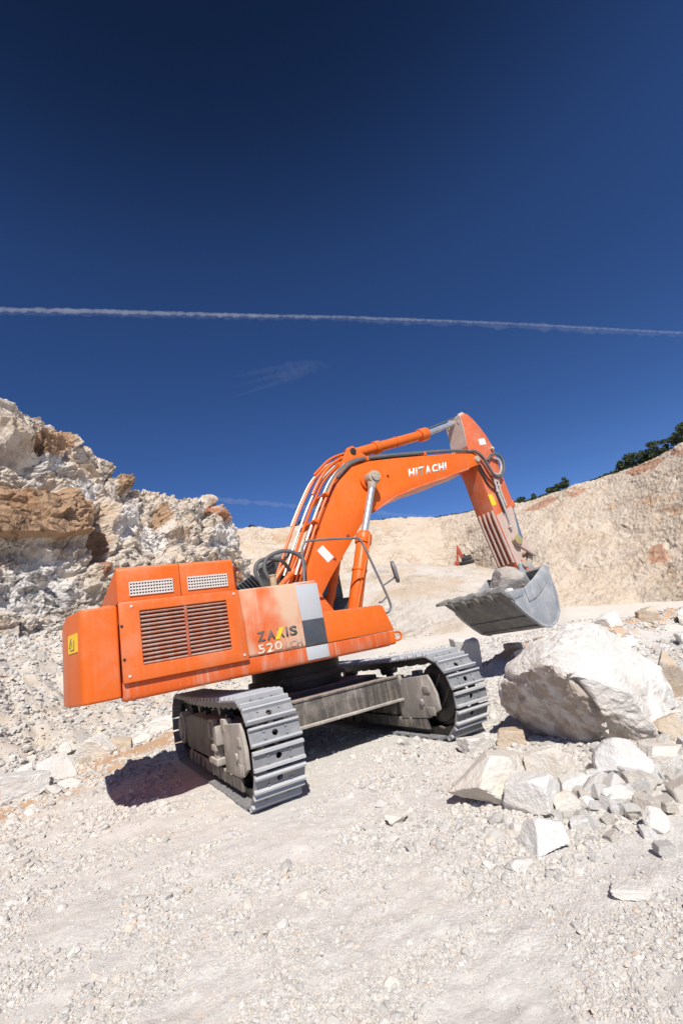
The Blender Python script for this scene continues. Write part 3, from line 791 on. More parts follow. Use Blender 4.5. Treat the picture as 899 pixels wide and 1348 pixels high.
# the big boulder, from a hull of its corners
BOULDER = [(1.44, -3.23, 0.66), (1.47, -3.45, 0.89), (1.21, -3.76, 0.85), (1.93, -3.57, 1.14), (1.0, -4.47, 0.98), (1.11, -4.62, 0.86), (2.54, -3.76, 1.27), (2.93, -3.99, 1.23), (3.03, -4.21, 0.94), (3.11, -4.5, 0.53), (2.67, -4.66, -0.0), (1.51, -3.14, 0.42), (1.75, -3.31, 0.01), (1.78, -3.46, -0.04), (1.13, -4.59, 0.78), (1.50, -5.00, 0.58), (1.70, -5.00, 0.15), (1.27, -4.74, 0.40), (1.55, -4.16, -0.09), (1.68, -4.48, -0.12), (1.78, -4.88, -0.08), (1.95, -4.41, 1.02), (3.6, -3.3, -0.1), (3.1, -2.7, -0.1), (2.2, -2.8, 0.0), (3.2, -3.1, 0.9), (2.5, -2.9, 1.0), (3.2, -4.5, -0.1)]
def build_boulder():
    P = BOULDER
    bm = bmesh.new()
    for p in P: bm.verts.new(p)
    bmesh.ops.convex_hull(bm, input=list(bm.verts))
    loose = [v for v in bm.verts if not v.link_faces]; bmesh.ops.delete(bm, geom=loose, context='VERTS')
    bmesh.ops.triangulate(bm, faces=bm.faces)
    for _ in range(9):
        es = [e for e in bm.edges if e.calc_length() > 0.045]
        if not es or len(bm.verts) > 60000: break
        bmesh.ops.subdivide_edges(bm, edges=es, cuts=1, use_grid_fill=False)
        bmesh.ops.triangulate(bm, faces=bm.faces)
    for _ in range(4): bmesh.ops.smooth_vert(bm, verts=bm.verts, factor=0.5, use_axis_x=True, use_axis_y=True, use_axis_z=True)
    bm.verts.ensure_lookup_table(); bm.normal_update()
    v = np.array([x.co[:] for x in bm.verts]); nn = np.array([x.normal[:] for x in bm.verts])
    f = np.array([[a.index for a in fc.verts] for fc in bm.faces]); bm.free()
    w = v + 0.12 * np.stack([fbm(v * 1.6, 3, 5), fbm(v * 1.6 + 9, 3, 6), fbm(v * 1.6 + 23, 3, 7)], 1)
    d = 0.07 * fracture(w * np.array([0.9, 0.9, 1.2]) + 4, 41, 0.5, 0.25, 0.05) + 0.030 * fracture(w * np.array([1.6, 1.6, 2.6]), 42, 0.9, 0.5, 0.04) + 0.012 * fracture(w * 5, 43, 1.1, 0.4, 0.06) + 0.03 * fbm(w * 2, 4, 44) + 0.012 * fbm(w * 14, 4, 45)
    # ledges on the broken front face, and the cleft that runs down from the ridge
    front = smooth01((-nn[:, 1] - 0.15) / 0.4) * smooth01((v[:, 0] - 1.15) / 0.2)
    tl = w @ np.array(Matrix.Rotation(rad(-28), 3, 'Y'))
    d += 0.055 * front * fracture(np.asarray(tl) * np.array([1.1, 1.1, 4.2]), 46, 0.5, 0.35, 0.05)
    cl = np.array([(1.02, -4.5, 1.0), (1.12, -4.62, 0.84), (1.16, -4.62, 0.70), (1.25, -4.66, 0.56), (1.22, -4.62, 0.36)])
    best = np.full(len(v), 9.0)
    for a_, b_ in zip(cl[:-1], cl[1:]):
        e = b_ - a_; t_ = np.clip(((v - a_) @ e) / (e @ e), 0, 1); best = np.minimum(best, np.linalg.norm(v - a_ - t_[:, None] * e, axis=1))
    d -= 0.10 * np.exp(-(best / 0.045) ** 2)
    v = v + nn * d[:, None]
    c = np.array([2.3, -3.9, 0.0])
    # overhung left face: brown stone with its shade painted in darker, scuffed white
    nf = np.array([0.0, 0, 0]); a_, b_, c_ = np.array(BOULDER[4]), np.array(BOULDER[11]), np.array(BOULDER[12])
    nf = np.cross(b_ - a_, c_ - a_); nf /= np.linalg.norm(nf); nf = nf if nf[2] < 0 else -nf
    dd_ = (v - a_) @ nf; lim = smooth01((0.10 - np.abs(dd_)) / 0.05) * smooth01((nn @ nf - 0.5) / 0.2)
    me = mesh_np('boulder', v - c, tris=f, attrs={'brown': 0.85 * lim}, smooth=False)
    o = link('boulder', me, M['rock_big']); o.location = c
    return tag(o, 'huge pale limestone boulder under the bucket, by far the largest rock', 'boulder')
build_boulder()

ROCKS = [  # seed, x, y, w, d, h, angle, material, label
    (201, -0.12, -4.38, 0.92, 0.80, 0.46, -25, 'rock_cream', 'broad flat topped cream rock with a dark hollow under its left edge', 4),
    (202, 0.30, -4.66, 0.42, 0.30, 0.36, -75, 'rock_cream', 'tan wedge of rock leaning between the cream slab and the big boulder', 4),
    (203, -0.24, -4.88, 0.32, 0.46, 0.30, 20, 'rock_white', 'smooth white block leaning in front of the cream slab', 4),
    (204, -0.68, -5.30, 0.30, 0.30, 0.25, -25, 'rock_white', 'rounded grey white stone, lowest and nearest of the heap', 4),
    (206, 0.51, -4.62, 0.24, 0.21, 0.22, -50, 'rock_white', 'upright pale stone just below the boulder\'s undercut front', 3),
    (207, 0.22, -4.98, 0.28, 0.24, 0.17, -51, 'rock_white', 'pale angular stone in the middle of the rubble below the boulder', 3),
    (208, 0.44, -5.06, 0.16, 0.15, 0.16, -53, 'rock_white', 'small faceted stone between the rubble centre and the large grey rock', 3),
    (209, 0.66, -5.16, 0.46, 0.40, 0.40, -40, 'rock_grey', 'large grey rock with a dark cleft at its left, right of the rubble', 4),
    (210, 0.98, -5.36, 0.36, 0.34, 0.27, -60, 'rock_cream', 'cream rock cut by the right edge of the picture, beside the large grey rock', 4),
    (211, 0.16, -5.40, 0.23, 0.17, 0.14, -30, 'rock_white', 'flat white stone lying just below the large grey rock', 3),
    (212, -0.13, -5.15, 0.20, 0.18, 0.14, -50, 'rock_cream', 'cream stone right of the leaning white block', 3),
    (213, 0.00, -5.23, 0.13, 0.12, 0.09, -51, 'rock_white', 'small pale stone between the cream stone and the flat white one', 3),
    (214, -0.30, -5.35, 0.14, 0.12, 0.09, -50, 'rock_white', 'small round white stone right of the rounded lowest stone', 3),
    (215, 0.02, -5.47, 0.11, 0.10, 0.08, -54, 'rock_grey', 'small dark grey stone below the flat white stone', 3),
    (217, -0.06, -5.78, 0.19, 0.15, 0.16, -20, 'rock_white', 'upright pointed pale stone near the right edge, low in the rubble', 3),
    (218, -0.17, -5.78, 0.11, 0.10, 0.08, -56, 'rock_grey', 'small grey stone at the foot of the upright pointed stone', 3),
    (219, 2.75, -4.55, 0.24, 0.22, 0.20, -61, 'rock_grey', 'round grey stone at the right foot of the big boulder', 3),
    (220, 1.95, -4.95, 0.30, 0.26, 0.24, -61, 'rock_tan', 'brownish stone below the round grey one, at the right edge', 3),
    (221, 3.75, -4.15, 0.50, 0.50, 0.75, -63, 'rock_tan', 'dark brown rock at the right edge behind the big boulder', 4),
    (222, 0.90, -3.15, 0.42, 0.34, 0.22, -20, 'rock_white', 'pale slab lying against the front end of the far track', 3),
    (223, 1.28, -3.35, 0.40, 0.40, 0.26, -46, 'rock_tan', 'brown stone in the shade between the far track and the big boulder', 3),
    (224, 6.15, 2.2, 0.80, 0.70, 1.22, -43, 'rock_grey', 'round topped grey boulder in the shadow of the bucket behind the far track', 4),
    (225, 5.75, 2.75, 0.55, 0.35, 0.80, -20, 'rock_white', 'pale slab tilted against the shaded grey boulder', 4),
    (226, 6.9, 1.15, 0.50, 0.45, 0.32, -46, 'rock_tan', 'tan stone on the orange spoil left of the big boulder', 3),
    (227, 6.5, 0.6, 0.35, 0.32, 0.26, -46, 'rock_cream', 'cream stone at the foot of the orange spoil behind the far track', 3),
    (228, 6.1, 0.2, 0.24, 0.22, 0.18, 12, 'rock_white', 'small pale stone on the shaded ground right of the far track', 3),
    (231, -4.21, 3.23, 0.80, 0.70, 0.52, 4, 'rock_grey', 'large grey boulder at the far left foot of the slope', 4),
    (232, -3.72, 4.22, 0.72, 0.62, 0.56, 1, 'rock_grey', 'craggy grey boulder just behind the large one at far left', 4),
    (233, -2.93, 6.41, 1.05, 0.80, 0.62, -22, 'rock_white', 'big white slab at the slope foot, under the counterweight', 4),
    (234, -2.30, 6.70, 0.55, 0.55, 0.40, -4, 'rock_tan', 'orange tinted rock right of the big white slab', 4),
    (235, -1.01, 8.60, 0.95, 0.80, 0.50, -9, 'rock_white', 'white rock at the slope foot beside the rear of the near track', 4),
    (236, -3.50, 3.05, 0.42, 0.32, 0.17, 1, 'rock_white', 'small flat white stone right of the large grey boulder at left', 3),
    (237, -1.75, 7.30, 0.70, 0.60, 0.30, -6, 'rock_cream', 'low cream rock between the white slab and the near track', 4),
    (238, -4.75, 3.3, 0.55, 0.45, 0.22, 10, 'rock_tan', 'low orange stone at the extreme left edge', 3),
    (239, -3.2, 5.3, 0.34, 0.30, 0.22, 30, 'rock_tan', 'small tan stone in front of the big white slab', 3),
    (240, -0.86, -6.02, 0.19, 0.15, 0.06, -53, 'rock_white', 'flat pale stone alone on the gravel at lower right', 3),
    (241, -1.06, -4.09, 0.22, 0.18, 0.08, -32, 'rock_cream', 'flat cream stone alone on the gravel in front of the near track', 3),
    (251, 11.2, 1.0, 0.8, 0.7, 0.6, 10, 'rock_white', 'white rock embedded on the orange bank behind the boulder', 3),
    (252, 12.8, 0.6, 0.9, 0.6, 0.55, 40, 'rock_tan', 'tan rock in the middle of the orange bank', 3),
    (253, 13.6, -0.3, 1.0, 0.7, 0.6, -30, 'rock_cream', 'cream rock near the right end of the orange bank', 3),
    (254, 9.2, -0.4, 0.7, 0.6, 0.35, 0, 'rock_white', 'low pale slab in front of the orange bank', 3),
    (255, 10.2, -1.6, 0.8, 0.6, 0.4, 20, 'rock_white', 'pale slab at the right edge below the orange bank', 3),
]
for s, x, y, w, dd, h, a, mt, lab, lev in ROCKS:
    place_rock(s, x, y, w, dd, h, a, M[mt], lab, 'rock', level=lev + 1, name='rock' if w > 0.3 else 'stone', tilt=(random.uniform(-.12, .12), random.uniform(-.12, .12)))

# small rubble of the heap: alike stones, each an object
protos = [rock_mesh('rubble_stone', 400 + k, (1.0, 0.8, 0.68), 4, 9, 0.45, 0.9, 0.022) for k in range(8)]
for k, me in enumerate(protos): me.materials.append(M[('rock_white', 'rock_white', 'rock_cream', 'rock_white')[k % 4]])
def rubble(n_, fn, label, group, smin, smax):
    for k in range(n_):
        x, y = fn()
        o = bpy.data.objects.new('rubble_stone', protos[random.randrange(8)]); C.objects.link(o)
        s = smin * (smax / smin) ** (random.random() ** 1.6)
        o.scale = (s, s, s); o.rotation_euler = (random.uniform(-.4, .4), random.uniform(-.4, .4), random.uniform(0, 6.28))
        o.location = (x, y, float(ground_z(x, y)[0]) + s * 0.22)
        tag(o, label, 'stone', group)
def near_heap():
    t = random.random()
    return (-0.40 + 2.1 * t + random.gauss(0, .2), -5.25 - 0.30 * t + random.gauss(0, 0.33) + 0.25 * t)
rubble(140, near_heap, 'fist sized pale stone in the rubble below the big boulder', 'small stones of the rubble heap', 0.05, 0.19)
def right_heap():
    t = random.random()
    return (0.05 + 1.35 * t + random.gauss(0, .12), -5.25 - 0.25 * t + random.gauss(0, 0.24) + 0.25 * t)
rubble(60, right_heap, 'head sized angular pale block in the rubble below the big boulder', 'angular blocks of the rubble heap', 0.13, 0.27)
def left_row():
    t = random.random(); a = -6 + 16 * t; d = 12.6 + 0.3 * (a + 5.4) + random.gauss(0, .8)
    p = pt(a, d, 0); return float(p[0]), float(p[1])
rubble(45, left_row, 'small pale stone in the row of rubble along the slope foot', 'small stones along the slope foot', 0.12, 0.42)
def bank():
    t = random.random(); k = min(int(t * 4), 3); q = t * 4 - k
    p = BERM[k] * (1 - q) + BERM[k + 1] * q
    return float(p[0] + random.gauss(0, .7)), float(p[1] + random.gauss(0, .8))
rubble(30, bank, 'small stone scattered on the orange bank behind the boulder', 'small stones on the orange bank', 0.10, 0.40)
def track_gap():
    return 2.0 + random.uniform(0, 3.5), -1.9 + random.uniform(0, 2.5)
rubble(20, track_gap, 'small stone on the shaded ground between far track and boulder', 'stones between track and boulder', 0.06, 0.22)

# ------------------------------------------------------------------ the excavator
TH = -1.5994
EX = thing('excavator', 'large orange tracked excavator with raised boom in front of the rock face', 'excavator')

# counterweight
mb = MB()
plan = [(-2.952, -1.61), (-3.31, -1.61), (-3.365, -1.57), (-3.50, -1.14), (-3.535, -0.6), (-3.55, 0), (-3.535, 0.6), (-3.50, 1.14), (-3.365, 1.57), (-3.31, 1.61), (-2.952, 1.61)]
mb.prism(plan, 1.47, 2.57, 'z')
cw = link('counterweight', mb.mesh('counterweight', 0.05, 5, 19), M['orange'], EX)
mb = MB(); mb.box((-3.437, -1.355, 2.2), (0.008, 0.30, 0.22), (0, 0, rad(17.4)))
wl = mb.build('warning_label', M['yellow'], cw)
mb = MB()
for a, dy, dz, w_, h_ in ((0, -.05, -.02, .016, .12), (0, 0.0, -.075, .12, .014), (.6, .06, .02, .016, .11), (-.5, .03, .01, .014, .09), (0, .07, -.04, .05, .014)):
    mb.box((-3.437 - .006 - dy * math.tan(rad(17.4)), -1.355 + dy, 2.2 + dz), (0.004, w_, h_), (a, 0, rad(17.4)))
mb.build('warning_symbol', M['dark_letter'], wl)
mb = MB(); mb.cyl((-3.24, -1.1, 2.55), (-3.24, -1.1, 2.60), 0.05); mb.cyl((-3.05, -1.3, 2.55), (-3.05, -1.3, 2.615), 0.12, 0.09)
mb.build('lifting_eye', M['orange'], cw, 0.01)

# upper frame: core and skirt
mb = MB(); mb.span((-2.94, -1.50, 1.46), (-0.15, 1.5, 2.35)); mb.span((-0.15, -0.5, 1.46), (1.1, 0.42, 1.75))
mb.build('upper_frame', M['orange_skirt'], EX, 0.01)
mb = MB()
sk = [(-1.585, 1.435), (-1.60, 1.47), (-1.605, 1.645), (-1.35, 1.645), (-1.35, 1.42), (-1.56, 1.42)]
mb.prism(sk, -2.94, 1.02, 'x')
skirt = mb.build('side_skirt', M['orange_skirt'], EX, 0.015)

# engine hood with two mesh vents
mb = MB()
mb.prism([(-1.612, 2.60), (-1.60, 3.02), (-1.55, 3.06), (1.2, 3.06), (1.3, 2.6)], -2.945, -2.174, 'x')
mb.prism([(-1.612, 2.60), (-1.60, 3.02), (-1.55, 3.06), (1.2, 3.06), (1.3, 2.6)], -2.170, -1.43, 'x')
hood = mb.build('engine_hood', M['orange'], EX, 0.014, 2)
for x0, x1 in ((-2.80, -2.28), (-2.08, -1.545)):
    mb = MB(); mb.span((x0, -1.6165, 2.675), (x1, -1.609, 2.835))
    vb = mb.build('mesh_vent', M['void'], hood)
    mb = MB()
    k = 15
    for i in range(k + 1):
        x = x0 + (x1 - x0) * i / k; mb.box((x, -1.622, 2.755), (0.014, 0.008, 0.165))
    for i in range(5):
        mb.box(((x0 + x1) / 2, -1.626, 2.675 + 0.16 * i / 4), (x1 - x0 + 0.014, 0.008, 0.020))
    mb.build('vent_mesh', M['mesh_metal'], vb)

# side panel with louvred grille
def ring(outer, inner, y0, y1):
    mb = MB(); n_ = len(outer)
    vs = [(p[0], y0, p[1]) for p in outer] + [(p[0], y0, p[1]) for p in inner] + [(p[0], y1, p[1]) for p in outer] + [(p[0], y1, p[1]) for p in inner]
    fs = []
    for i in range(n_):
        j = (i + 1) % n_
        fs += [(i, j, n_ + j, n_ + i), (2 * n_ + i, 2 * n_ + j, j, i), (n_ + i, n_ + j, 3 * n_ + j, 3 * n_ + i), (2 * n_ + j, 2 * n_ + i, 3 * n_ + i, 3 * n_ + j)]
    return mb.add(vs, fs)
gr_in = [(-2.70, 1.80), (-1.595, 1.80), (-1.60, 2.465), (-2.705, 2.465)]
panel = ring([(-2.935, 1.625), (-1.375, 1.625), (-1.415, 2.595), (-2.945, 2.595)], gr_in, -1.665, -1.57).build('side_panel', M['orange_panel'], EX, 0.012)
mb = MB(); mb.span((-2.75, -1.560, 1.77), (-1.56, -1.545, 2.49)); back = mb.build('radiator_core', M['void'], panel)
mb = MB()
for i in range(13):
    z = 1.825 + i * 0.0515
    mb.box((-2.15, -1.628, z), (1.10, 0.058, 0.018), (rad(30), 0, 0))
mb.box((-2.15, -1.645, 2.13), (0.035, 0.03, 0.66))
mb.build('grille', M['louvre'], panel)
for x, z in ((-2.80, 2.53), (-1.49, 2.54), (-2.86, 1.70), (-1.44, 1.70), (-2.92, 2.3), (-2.91, 1.9)):
    mb = MB(); mb.cyl((x, -1.664, z), (x, -1.675, z), 0.017, seg=10); mb.build('bolt', M['chain'] if x < -2.9 else M['mesh_metal'], panel)

# tank and tool box side, stripe and lettering
mb = MB(); mb.prism([(-1.362, 1.65), (-0.135, 1.65), (-0.15, 2.61), (-1.40, 2.60)], -1.62, -0.62, 'y')
tank = mb.build('fuel_tank', M['orange_tank'], EX, 0.045, 3)
mb = MB(); mb.prism([(-0.50, 2.03), (-0.138, 2.03), (-0.147, 2.57), (-0.52, 2.57)], -1.626, -1.60, 'y'); mb.prism([(-0.515, 2.575), (-0.155, 2.575), (-0.155, 2.616), (-0.515, 2.616)], -1.58, -0.66, 'y')
mb.build('light_stripe', M['grey_stripe'], tank, 0.004)
mb = MB(); mb.prism([(-0.497, 1.66), (-0.132, 1.66), (-0.136, 2.026), (-0.5, 2.026)], -1.6265, -1.60, 'y'); mb.build('dark_stripe', M['dark_stripe'], tank, 0.003)
mb = MB(); mb.prism([(-1.612, 1.455), (-1.612, 1.643), (-1.59, 1.643), (-1.59, 1.455)], -0.495, -0.135, 'x'); mb.build('skirt_stripe', M['grey_stripe'], skirt, 0.004)
word('model_letter', 'ZAXIS', ((-1.215, 1.832), (-0.60, 1.842), (-1.215, 1.972)), -1.625, M['dark_letter'], tank, 0.04)
mb = MB(); mb.prism([(-0.955, 1.83), (-0.89, 1.83), (-0.80, 1.985), (-0.87, 1.985)], -1.628, -1.622, 'y'); mb.build('yellow_flash', M['yellow'], tank)
text('number_lettering', '520', ((-1.225, 1.668), (-0.86, 1.676), (-1.225, 1.795)), -1.625, M['pale_letter'], tank, 0.02)
text('suffix_lettering', 'LCH', ((-0.815, 1.675), (-0.545, 1.68), (-0.815, 1.775)), -1.625, M['faded_letter'], tank, 0.02)
mb = MB(); mb.cyl((-0.6, -1.0, 2.59), (-0.6, -1.0, 2.84), 0.055); mb.cyl((-0.6, -1.0, 2.84), (-0.6, -1.0, 2.87), 0.065)
mb.build('filler_neck', M['tan'], tank, 0.006)

# front step box
mb = MB(); mb.prism([(-0.128, 1.65), (1.135, 1.65), (1.00, 2.075), (-0.128, 2.10)], -1.615, -0.55, 'y'); mb.prism([(-0.128, 1.47), (1.02, 1.47), (1.135, 1.645), (-0.128, 1.645)], -1.35, -0.55, 'y')
step = mb.build('front_step_box', M['orange_boom'], EX, 0.02)
mb = MB(); mb.prism([(-1.60, 1.455), (-1.61, 1.643), (-1.36, 1.643), (-1.36, 1.43), (-1.57, 1.43)], 1.022, 1.13, 'x'); mb.build('step_nose', M['orange_boom'], step, 0.015)
mb = MB(); mb.tube([(1.10, -1.55, 1.62), (1.25, -1.55, 1.61), (1.29, -1.55, 1.56), (1.25, -1.55, 1.49), (1.06, -1.55, 1.48)], 0.018)
mb.build('tow_ring', M['orange_boom'], step)
mb = MB(); mb.prism([(-0.09, 2.095), (0.97, 2.075), (0.97, 2.09), (-0.09, 2.115)], -1.59, -1.56, 'y'); mb.build('edge_strip', M['orange_arm'], step, 0.004)

# cab on the far side
mb = MB()
mb.span((-0.02, 0.46, 1.6), (1.7, 1.55, 2.5)); mb.span((0.12, 0.5, 2.5), (1.55, 1.5, 3.42))
cab = mb.build('cab', M['cab'], EX, 0.03)
mb = MB(); mb.prism([(0.05, 3.42), (1.62, 3.42), (1.55, 3.56), (0.16, 3.56)], 0.46, 1.54, 'y'); mb.build('roof', M['cab_roof'], cab, 0.03)
mb = MB(); mb.span((0.25, 0.488, 2.6), (1.45, 0.496, 3.35)); mb.build('side_window', M['glass'], cab)
mb = MB(); mb.span((0.108, 0.62, 2.6), (0.116, 1.42, 3.35)); mb.build('rear_window', M['glass'], cab)
mb = MB(); mb.span((0.115, 0.5, 3.37), (0.13, 1.5, 3.41)); mb.span((0.10, 0.46, 3.43), (1.5, 0.47, 3.47)); mb.build('roof_trim', M['rail'], cab)
mb = MB()
mb.span((-1.3, 0.3, 2.35), (0.0, 1.5, 2.75))
for i in range(8):
    mb.box((-0.32 - i * 0.06, 0.9, 2.98 - i * 0.035), (0.03, 1.1, 0.42), (0, rad(-38), 0))
mb.build('air_intake_box', M['cab'], EX, 0.01)
mb = MB(); mb.tube([(-1.18, -0.62, 2.55), (-1.16, -0.62, 3.02), (-1.10, -0.62, 3.14)], 0.085, 12); mb.cyl((-1.28, -0.62, 2.55), (-1.28, -0.62, 2.98), 0.13)
mb.build('exhaust_pipe', M['rust'], EX)

# boom
BOOM = [(0.30, 2.87), (0.84, 3.88), (1.18, 4.44), (1.46, 4.83), (1.83, 5.14), (2.28, 5.29), (3.05, 5.40), (4.0, 5.51), (4.82, 5.60), (5.35, 5.62), (5.35, 5.22),
        (4.78, 5.07), (4.4, 4.94), (3.58, 4.73), (2.81, 4.48), (2.20, 4.17), (1.79, 3.87), (0.83, 2.82), (0.49, 2.40), (0.15, 2.25), (0.1, 2.5)]
mb = MB(); mb.prism(BOOM, -0.375, 0.375, 'y')
boom = mb.build('boom', M['orange_boom'], EX, 0.014)
flange = MB()
lowb = [(5.35, 5.22), (4.78, 5.07), (4.4, 4.94), (3.58, 4.73), (2.81, 4.48), (2.20, 4.17)]
up_ = [(x - 0.01, z - 0.045) for x, z in lowb]
flange.prism(lowb + up_[::-1], -0.40, 0.40, 'y'); flange.build('bottom_flange', M['orange_arm'], boom, 0.006)
for s in (-1, 1):
    mb = MB(); mb.prism([(5.15, 5.60), (5.62, 5.64), (5.84, 5.56), (5.88, 5.46), (5.78, 5.34), (5.15, 5.15)], s * 0.315, s * 0.372, 'y')
    mb.build('tip_cheek', M['orange_boom'], boom, 0.012)
mb = MB(); mb.cyl((5.74, -0.42, 5.48), (5.74, 0.42, 5.48), 0.085); mb.build('arm_pivot_pin', M['pin'], boom, 0.008)
word('maker_letter', 'HITACHI', ((3.325, 4.925), (4.575, 5.145), (3.365, 5.135)), -0.3795, M['white'], boom, 0.05)
mb = MB(); mb.prism([(0.63, 3.36), (0.77, 3.46), (0.97, 3.21), (0.82, 3.11)], -0.381, -0.37, 'y'); mb.build('sticker', M['sticker_white'], boom)
for p in ((1.38, 3.62), (0.98, 3.0 + .18), (2.72, 4.95), (1.9, 4.12)):
    mb = MB(); mb.box((p[0], -0.385, p[1]), (0.05, 0.03, 0.035), (0, rad(30), 0)); mb.build('hose_clip', M['rust'], boom)
for s in (-1, 1):                                                   # foot brackets on the deck
    mb = MB(); mb.prism([(-0.25, 1.7), (0.95, 1.7), (0.75, 2.15), (0.5, 2.55), (0.1, 2.62), (-0.15, 2.3)], s * 0.39, s * 0.47, 'y')
    mb.build('boom_bracket', M['orange'], EX, 0.01)
mb = MB(); mb.cyl((2.14, -0.70, 4.80), (2.14, 0.70, 4.80), 0.085)
mb.build('cylinder_pin', M['pin'], boom, 0.008)
for s in (-1, 1):
    bo = MB(); bo.cyl((2.14, s * 0.37, 4.80), (2.14, s * 0.44, 4.80), 0.2, seg=28); bo.build('pin_boss', M['orange_boom'], boom, 0.012)
mb = MB(); mb.cyl((2.15, -0.705, 4.81), (2.15, -0.72, 4.81), 0.11, seg=24)
for k in range(4):
    a = k * math.pi / 2 + .6; mb.cyl((2.15 + .06 * math.cos(a), -0.72, 4.81 + .06 * math.sin(a)), (2.15 + .06 * math.cos(a), -0.732, 4.81 + .06 * math.sin(a)), 0.015, seg=8)
mb.build('pin_cap', M['pin'], boom, 0.004)

# boom cylinders
for s in (-1, 1):
    y = s * 0.58
    a, b_, c_, e = Vector((1.02, y, 1.98)), Vector((1.575, y, 3.42)), Vector((2.10, y, 4.66)), Vector((2.14, y, 4.80))
    mb = MB(); mb.cyl(a, b_, 0.135); d = (b_ - a).normalized()
    mb.cyl(b_ - d * 0.04, b_ + d * 0.16, 0.165); mb.cyl(b_ - d * 0.62, b_ - d * 0.56, 0.15); mb.cyl(b_ + d * .16, b_ + d * .22, .12)
    bc = mb.build('boom_cylinder', M['orange_boom'], EX, 0.012)
    mb = MB(); mb.cyl(b_ + d * 0.2, c_, 0.072); mb.build('rod', M['chrome'], bc)
    mb = MB(); mb.cyl((e.x, y - 0.09, e.z), (e.x, y + 0.09, e.z), 0.145); mb.cyl(c_ - d * 0.12, e, 0.085, 0.11); mb.build('rod_eye', M['pin'], bc, 0.01)
    mb = MB(); mb.tube([b_ + Vector((0.05, s * 0.17, 0.1)), b_ + Vector((-.02, s * .2, -.1)), a + d * 0.9 + Vector((0, s * .17, 0)), a + d * 0.1 + Vector((-.05, s * .17, 0))], 0.025)
    mb.build('feed_pipe', M['orange_boom'], bc)

# arm cylinder on top of the boom
mb = MB(); a, b_, c_ = Vector((2.08, 0, 5.60)), Vector((4.48, 0, 6.29)), Vector((5.80, 0, 6.76)); d = (b_ - a).normalized()
mb.cyl(a, b_, 0.125); mb.cyl(b_ - d * 0.18, b_ + d * 0.1, 0.17); mb.cyl(a + d * .75, a + d * .92, .16); mb.cyl(a - d * 0.05, a + d * 0.05, 0.15); mb.cyl(a + d * 1.45, a + d * 1.49, .14)
ac = mb.build('arm_cylinder', M['orange_boom'], EX, 0.012)
mb = MB(); mb.cyl(b_, c_, 0.075); mb.build('rod', M['chrome'], ac)
mb = MB(); mb.cyl((5.86, -0.12, 6.80), (5.86, 0.12, 6.80), 0.13); mb.build('rod_eye', M['pin'], ac, 0.01)
mb = MB(); mb.cyl(b_ + d * 0.1 + Vector((0, -0.05, .11)), c_ + Vector((-.1, -.05, .09)), 0.018); mb.build('guide_pipe', M['rubber'], ac)
mb = MB()
for s in (-1, 1): mb.prism([(1.55, 4.92), (2.6, 5.33), (2.25, 5.62), (2.08, 5.74), (1.92, 5.68), (1.72, 5.35)], s * 0.15, s * 0.20, 'y')
mb.build('cylinder_bracket', M['orange_boom'], boom, 0.01)
mb = MB(); mb.cyl((2.05, -0.23, 5.60), (2.05, 0.23, 5.60), 0.075); mb.build('bracket_pin', M['black_rubber'], boom, 0.006)

# boom top hoses and pipes: along the back of the boom and over the bend
back_edge = [(0.05, 2.62), (0.30, 2.90), (0.84, 3.90), (1.18, 4.46), (1.46, 4.85), (1.83, 5.16), (2.28, 5.31), (3.05, 5.42), (4.0, 5.53), (4.82, 5.62), (5.5, 5.66)]
def off_edge(k0, k1, o):
    out = []
    for i in range(k0, k1):
        p = Vector(back_edge[i]); t = Vector(back_edge[min(i + 1, len(back_edge) - 1)]) - Vector(back_edge[max(i - 1, 0)]); t.normalize()
        q = p + Vector((-t.y, t.x)) * o; out.append((q.x, q.y))
    return out
def pipe(name, pts2, y, r, mat, y1=None):
    nn = len(pts2); mb = MB()
    mb.tube([(p[0], y if y1 is None else y + (y1 - y) * i / (nn - 1), p[1]) for i, p in enumerate(pts2)], r)
    return mb.build(name, mat, boom)
pipe('hydraulic_pipe', off_edge(1, 6, 0.08), -0.32, 0.026, M['orange_boom'])
pipe('hydraulic_pipe', off_edge(1, 6, 0.13), -0.20, 0.028, M['steel_pipe'])
pipe('hydraulic_pipe', off_edge(1, 6, 0.10), -0.09, 0.024, M['orange_boom'])
pipe('hydraulic_pipe', off_edge(0, 6, 0.20), 0.0, 0.032, M['orange_boom'])
pipe('hydraulic_pipe', off_edge(1, 6, 0.24), 0.12, 0.026, M['steel_pipe'])
pipe('hydraulic_pipe', off_edge(1, 7, 0.34), 0.26, 0.030, M['orange_boom'])
pipe('hydraulic_pipe', off_edge(2, 7, 0.37), 0.33, 0.022, M['steel_pipe'])
pipe('hydraulic_hose', off_edge(3, 11, 0.10), -0.27, 0.042, M['rubber'])
pipe('hydraulic_hose', off_edge(4, 11, 0.06), -0.34, 0.034, M['rubber'])
pipe('hydraulic_hose', off_edge(4, 9, 0.09), -0.14, 0.036, M['black_rubber'])
pipe('hydraulic_hose', off_edge(4, 7, 0.42) + [(2.7, 5.86)], 0.12, 0.032, M['orange_boom'], 0.05)
pipe('hydraulic_hose', off_edge(3, 6, 0.30) + [(2.45, 5.72)], -0.05, 0.036, M['orange_boom'])
for k, o_ in ((2, 0.12), (3, 0.12), (6, 0.05), (8, 0.03)):
    p = off_edge(k, k + 1, o_)[0]; mb = MB(); mb.box((p[0], -0.02, p[1]), (0.06, 0.74, 0.10), (0, -math.atan2(back_edge[k + 1][1] - back_edge[k][1], back_edge[k + 1][0] - back_edge[k][0]), 0))
    mb.build('pipe_clamp', M['orange_boom'], boom, 0.006)
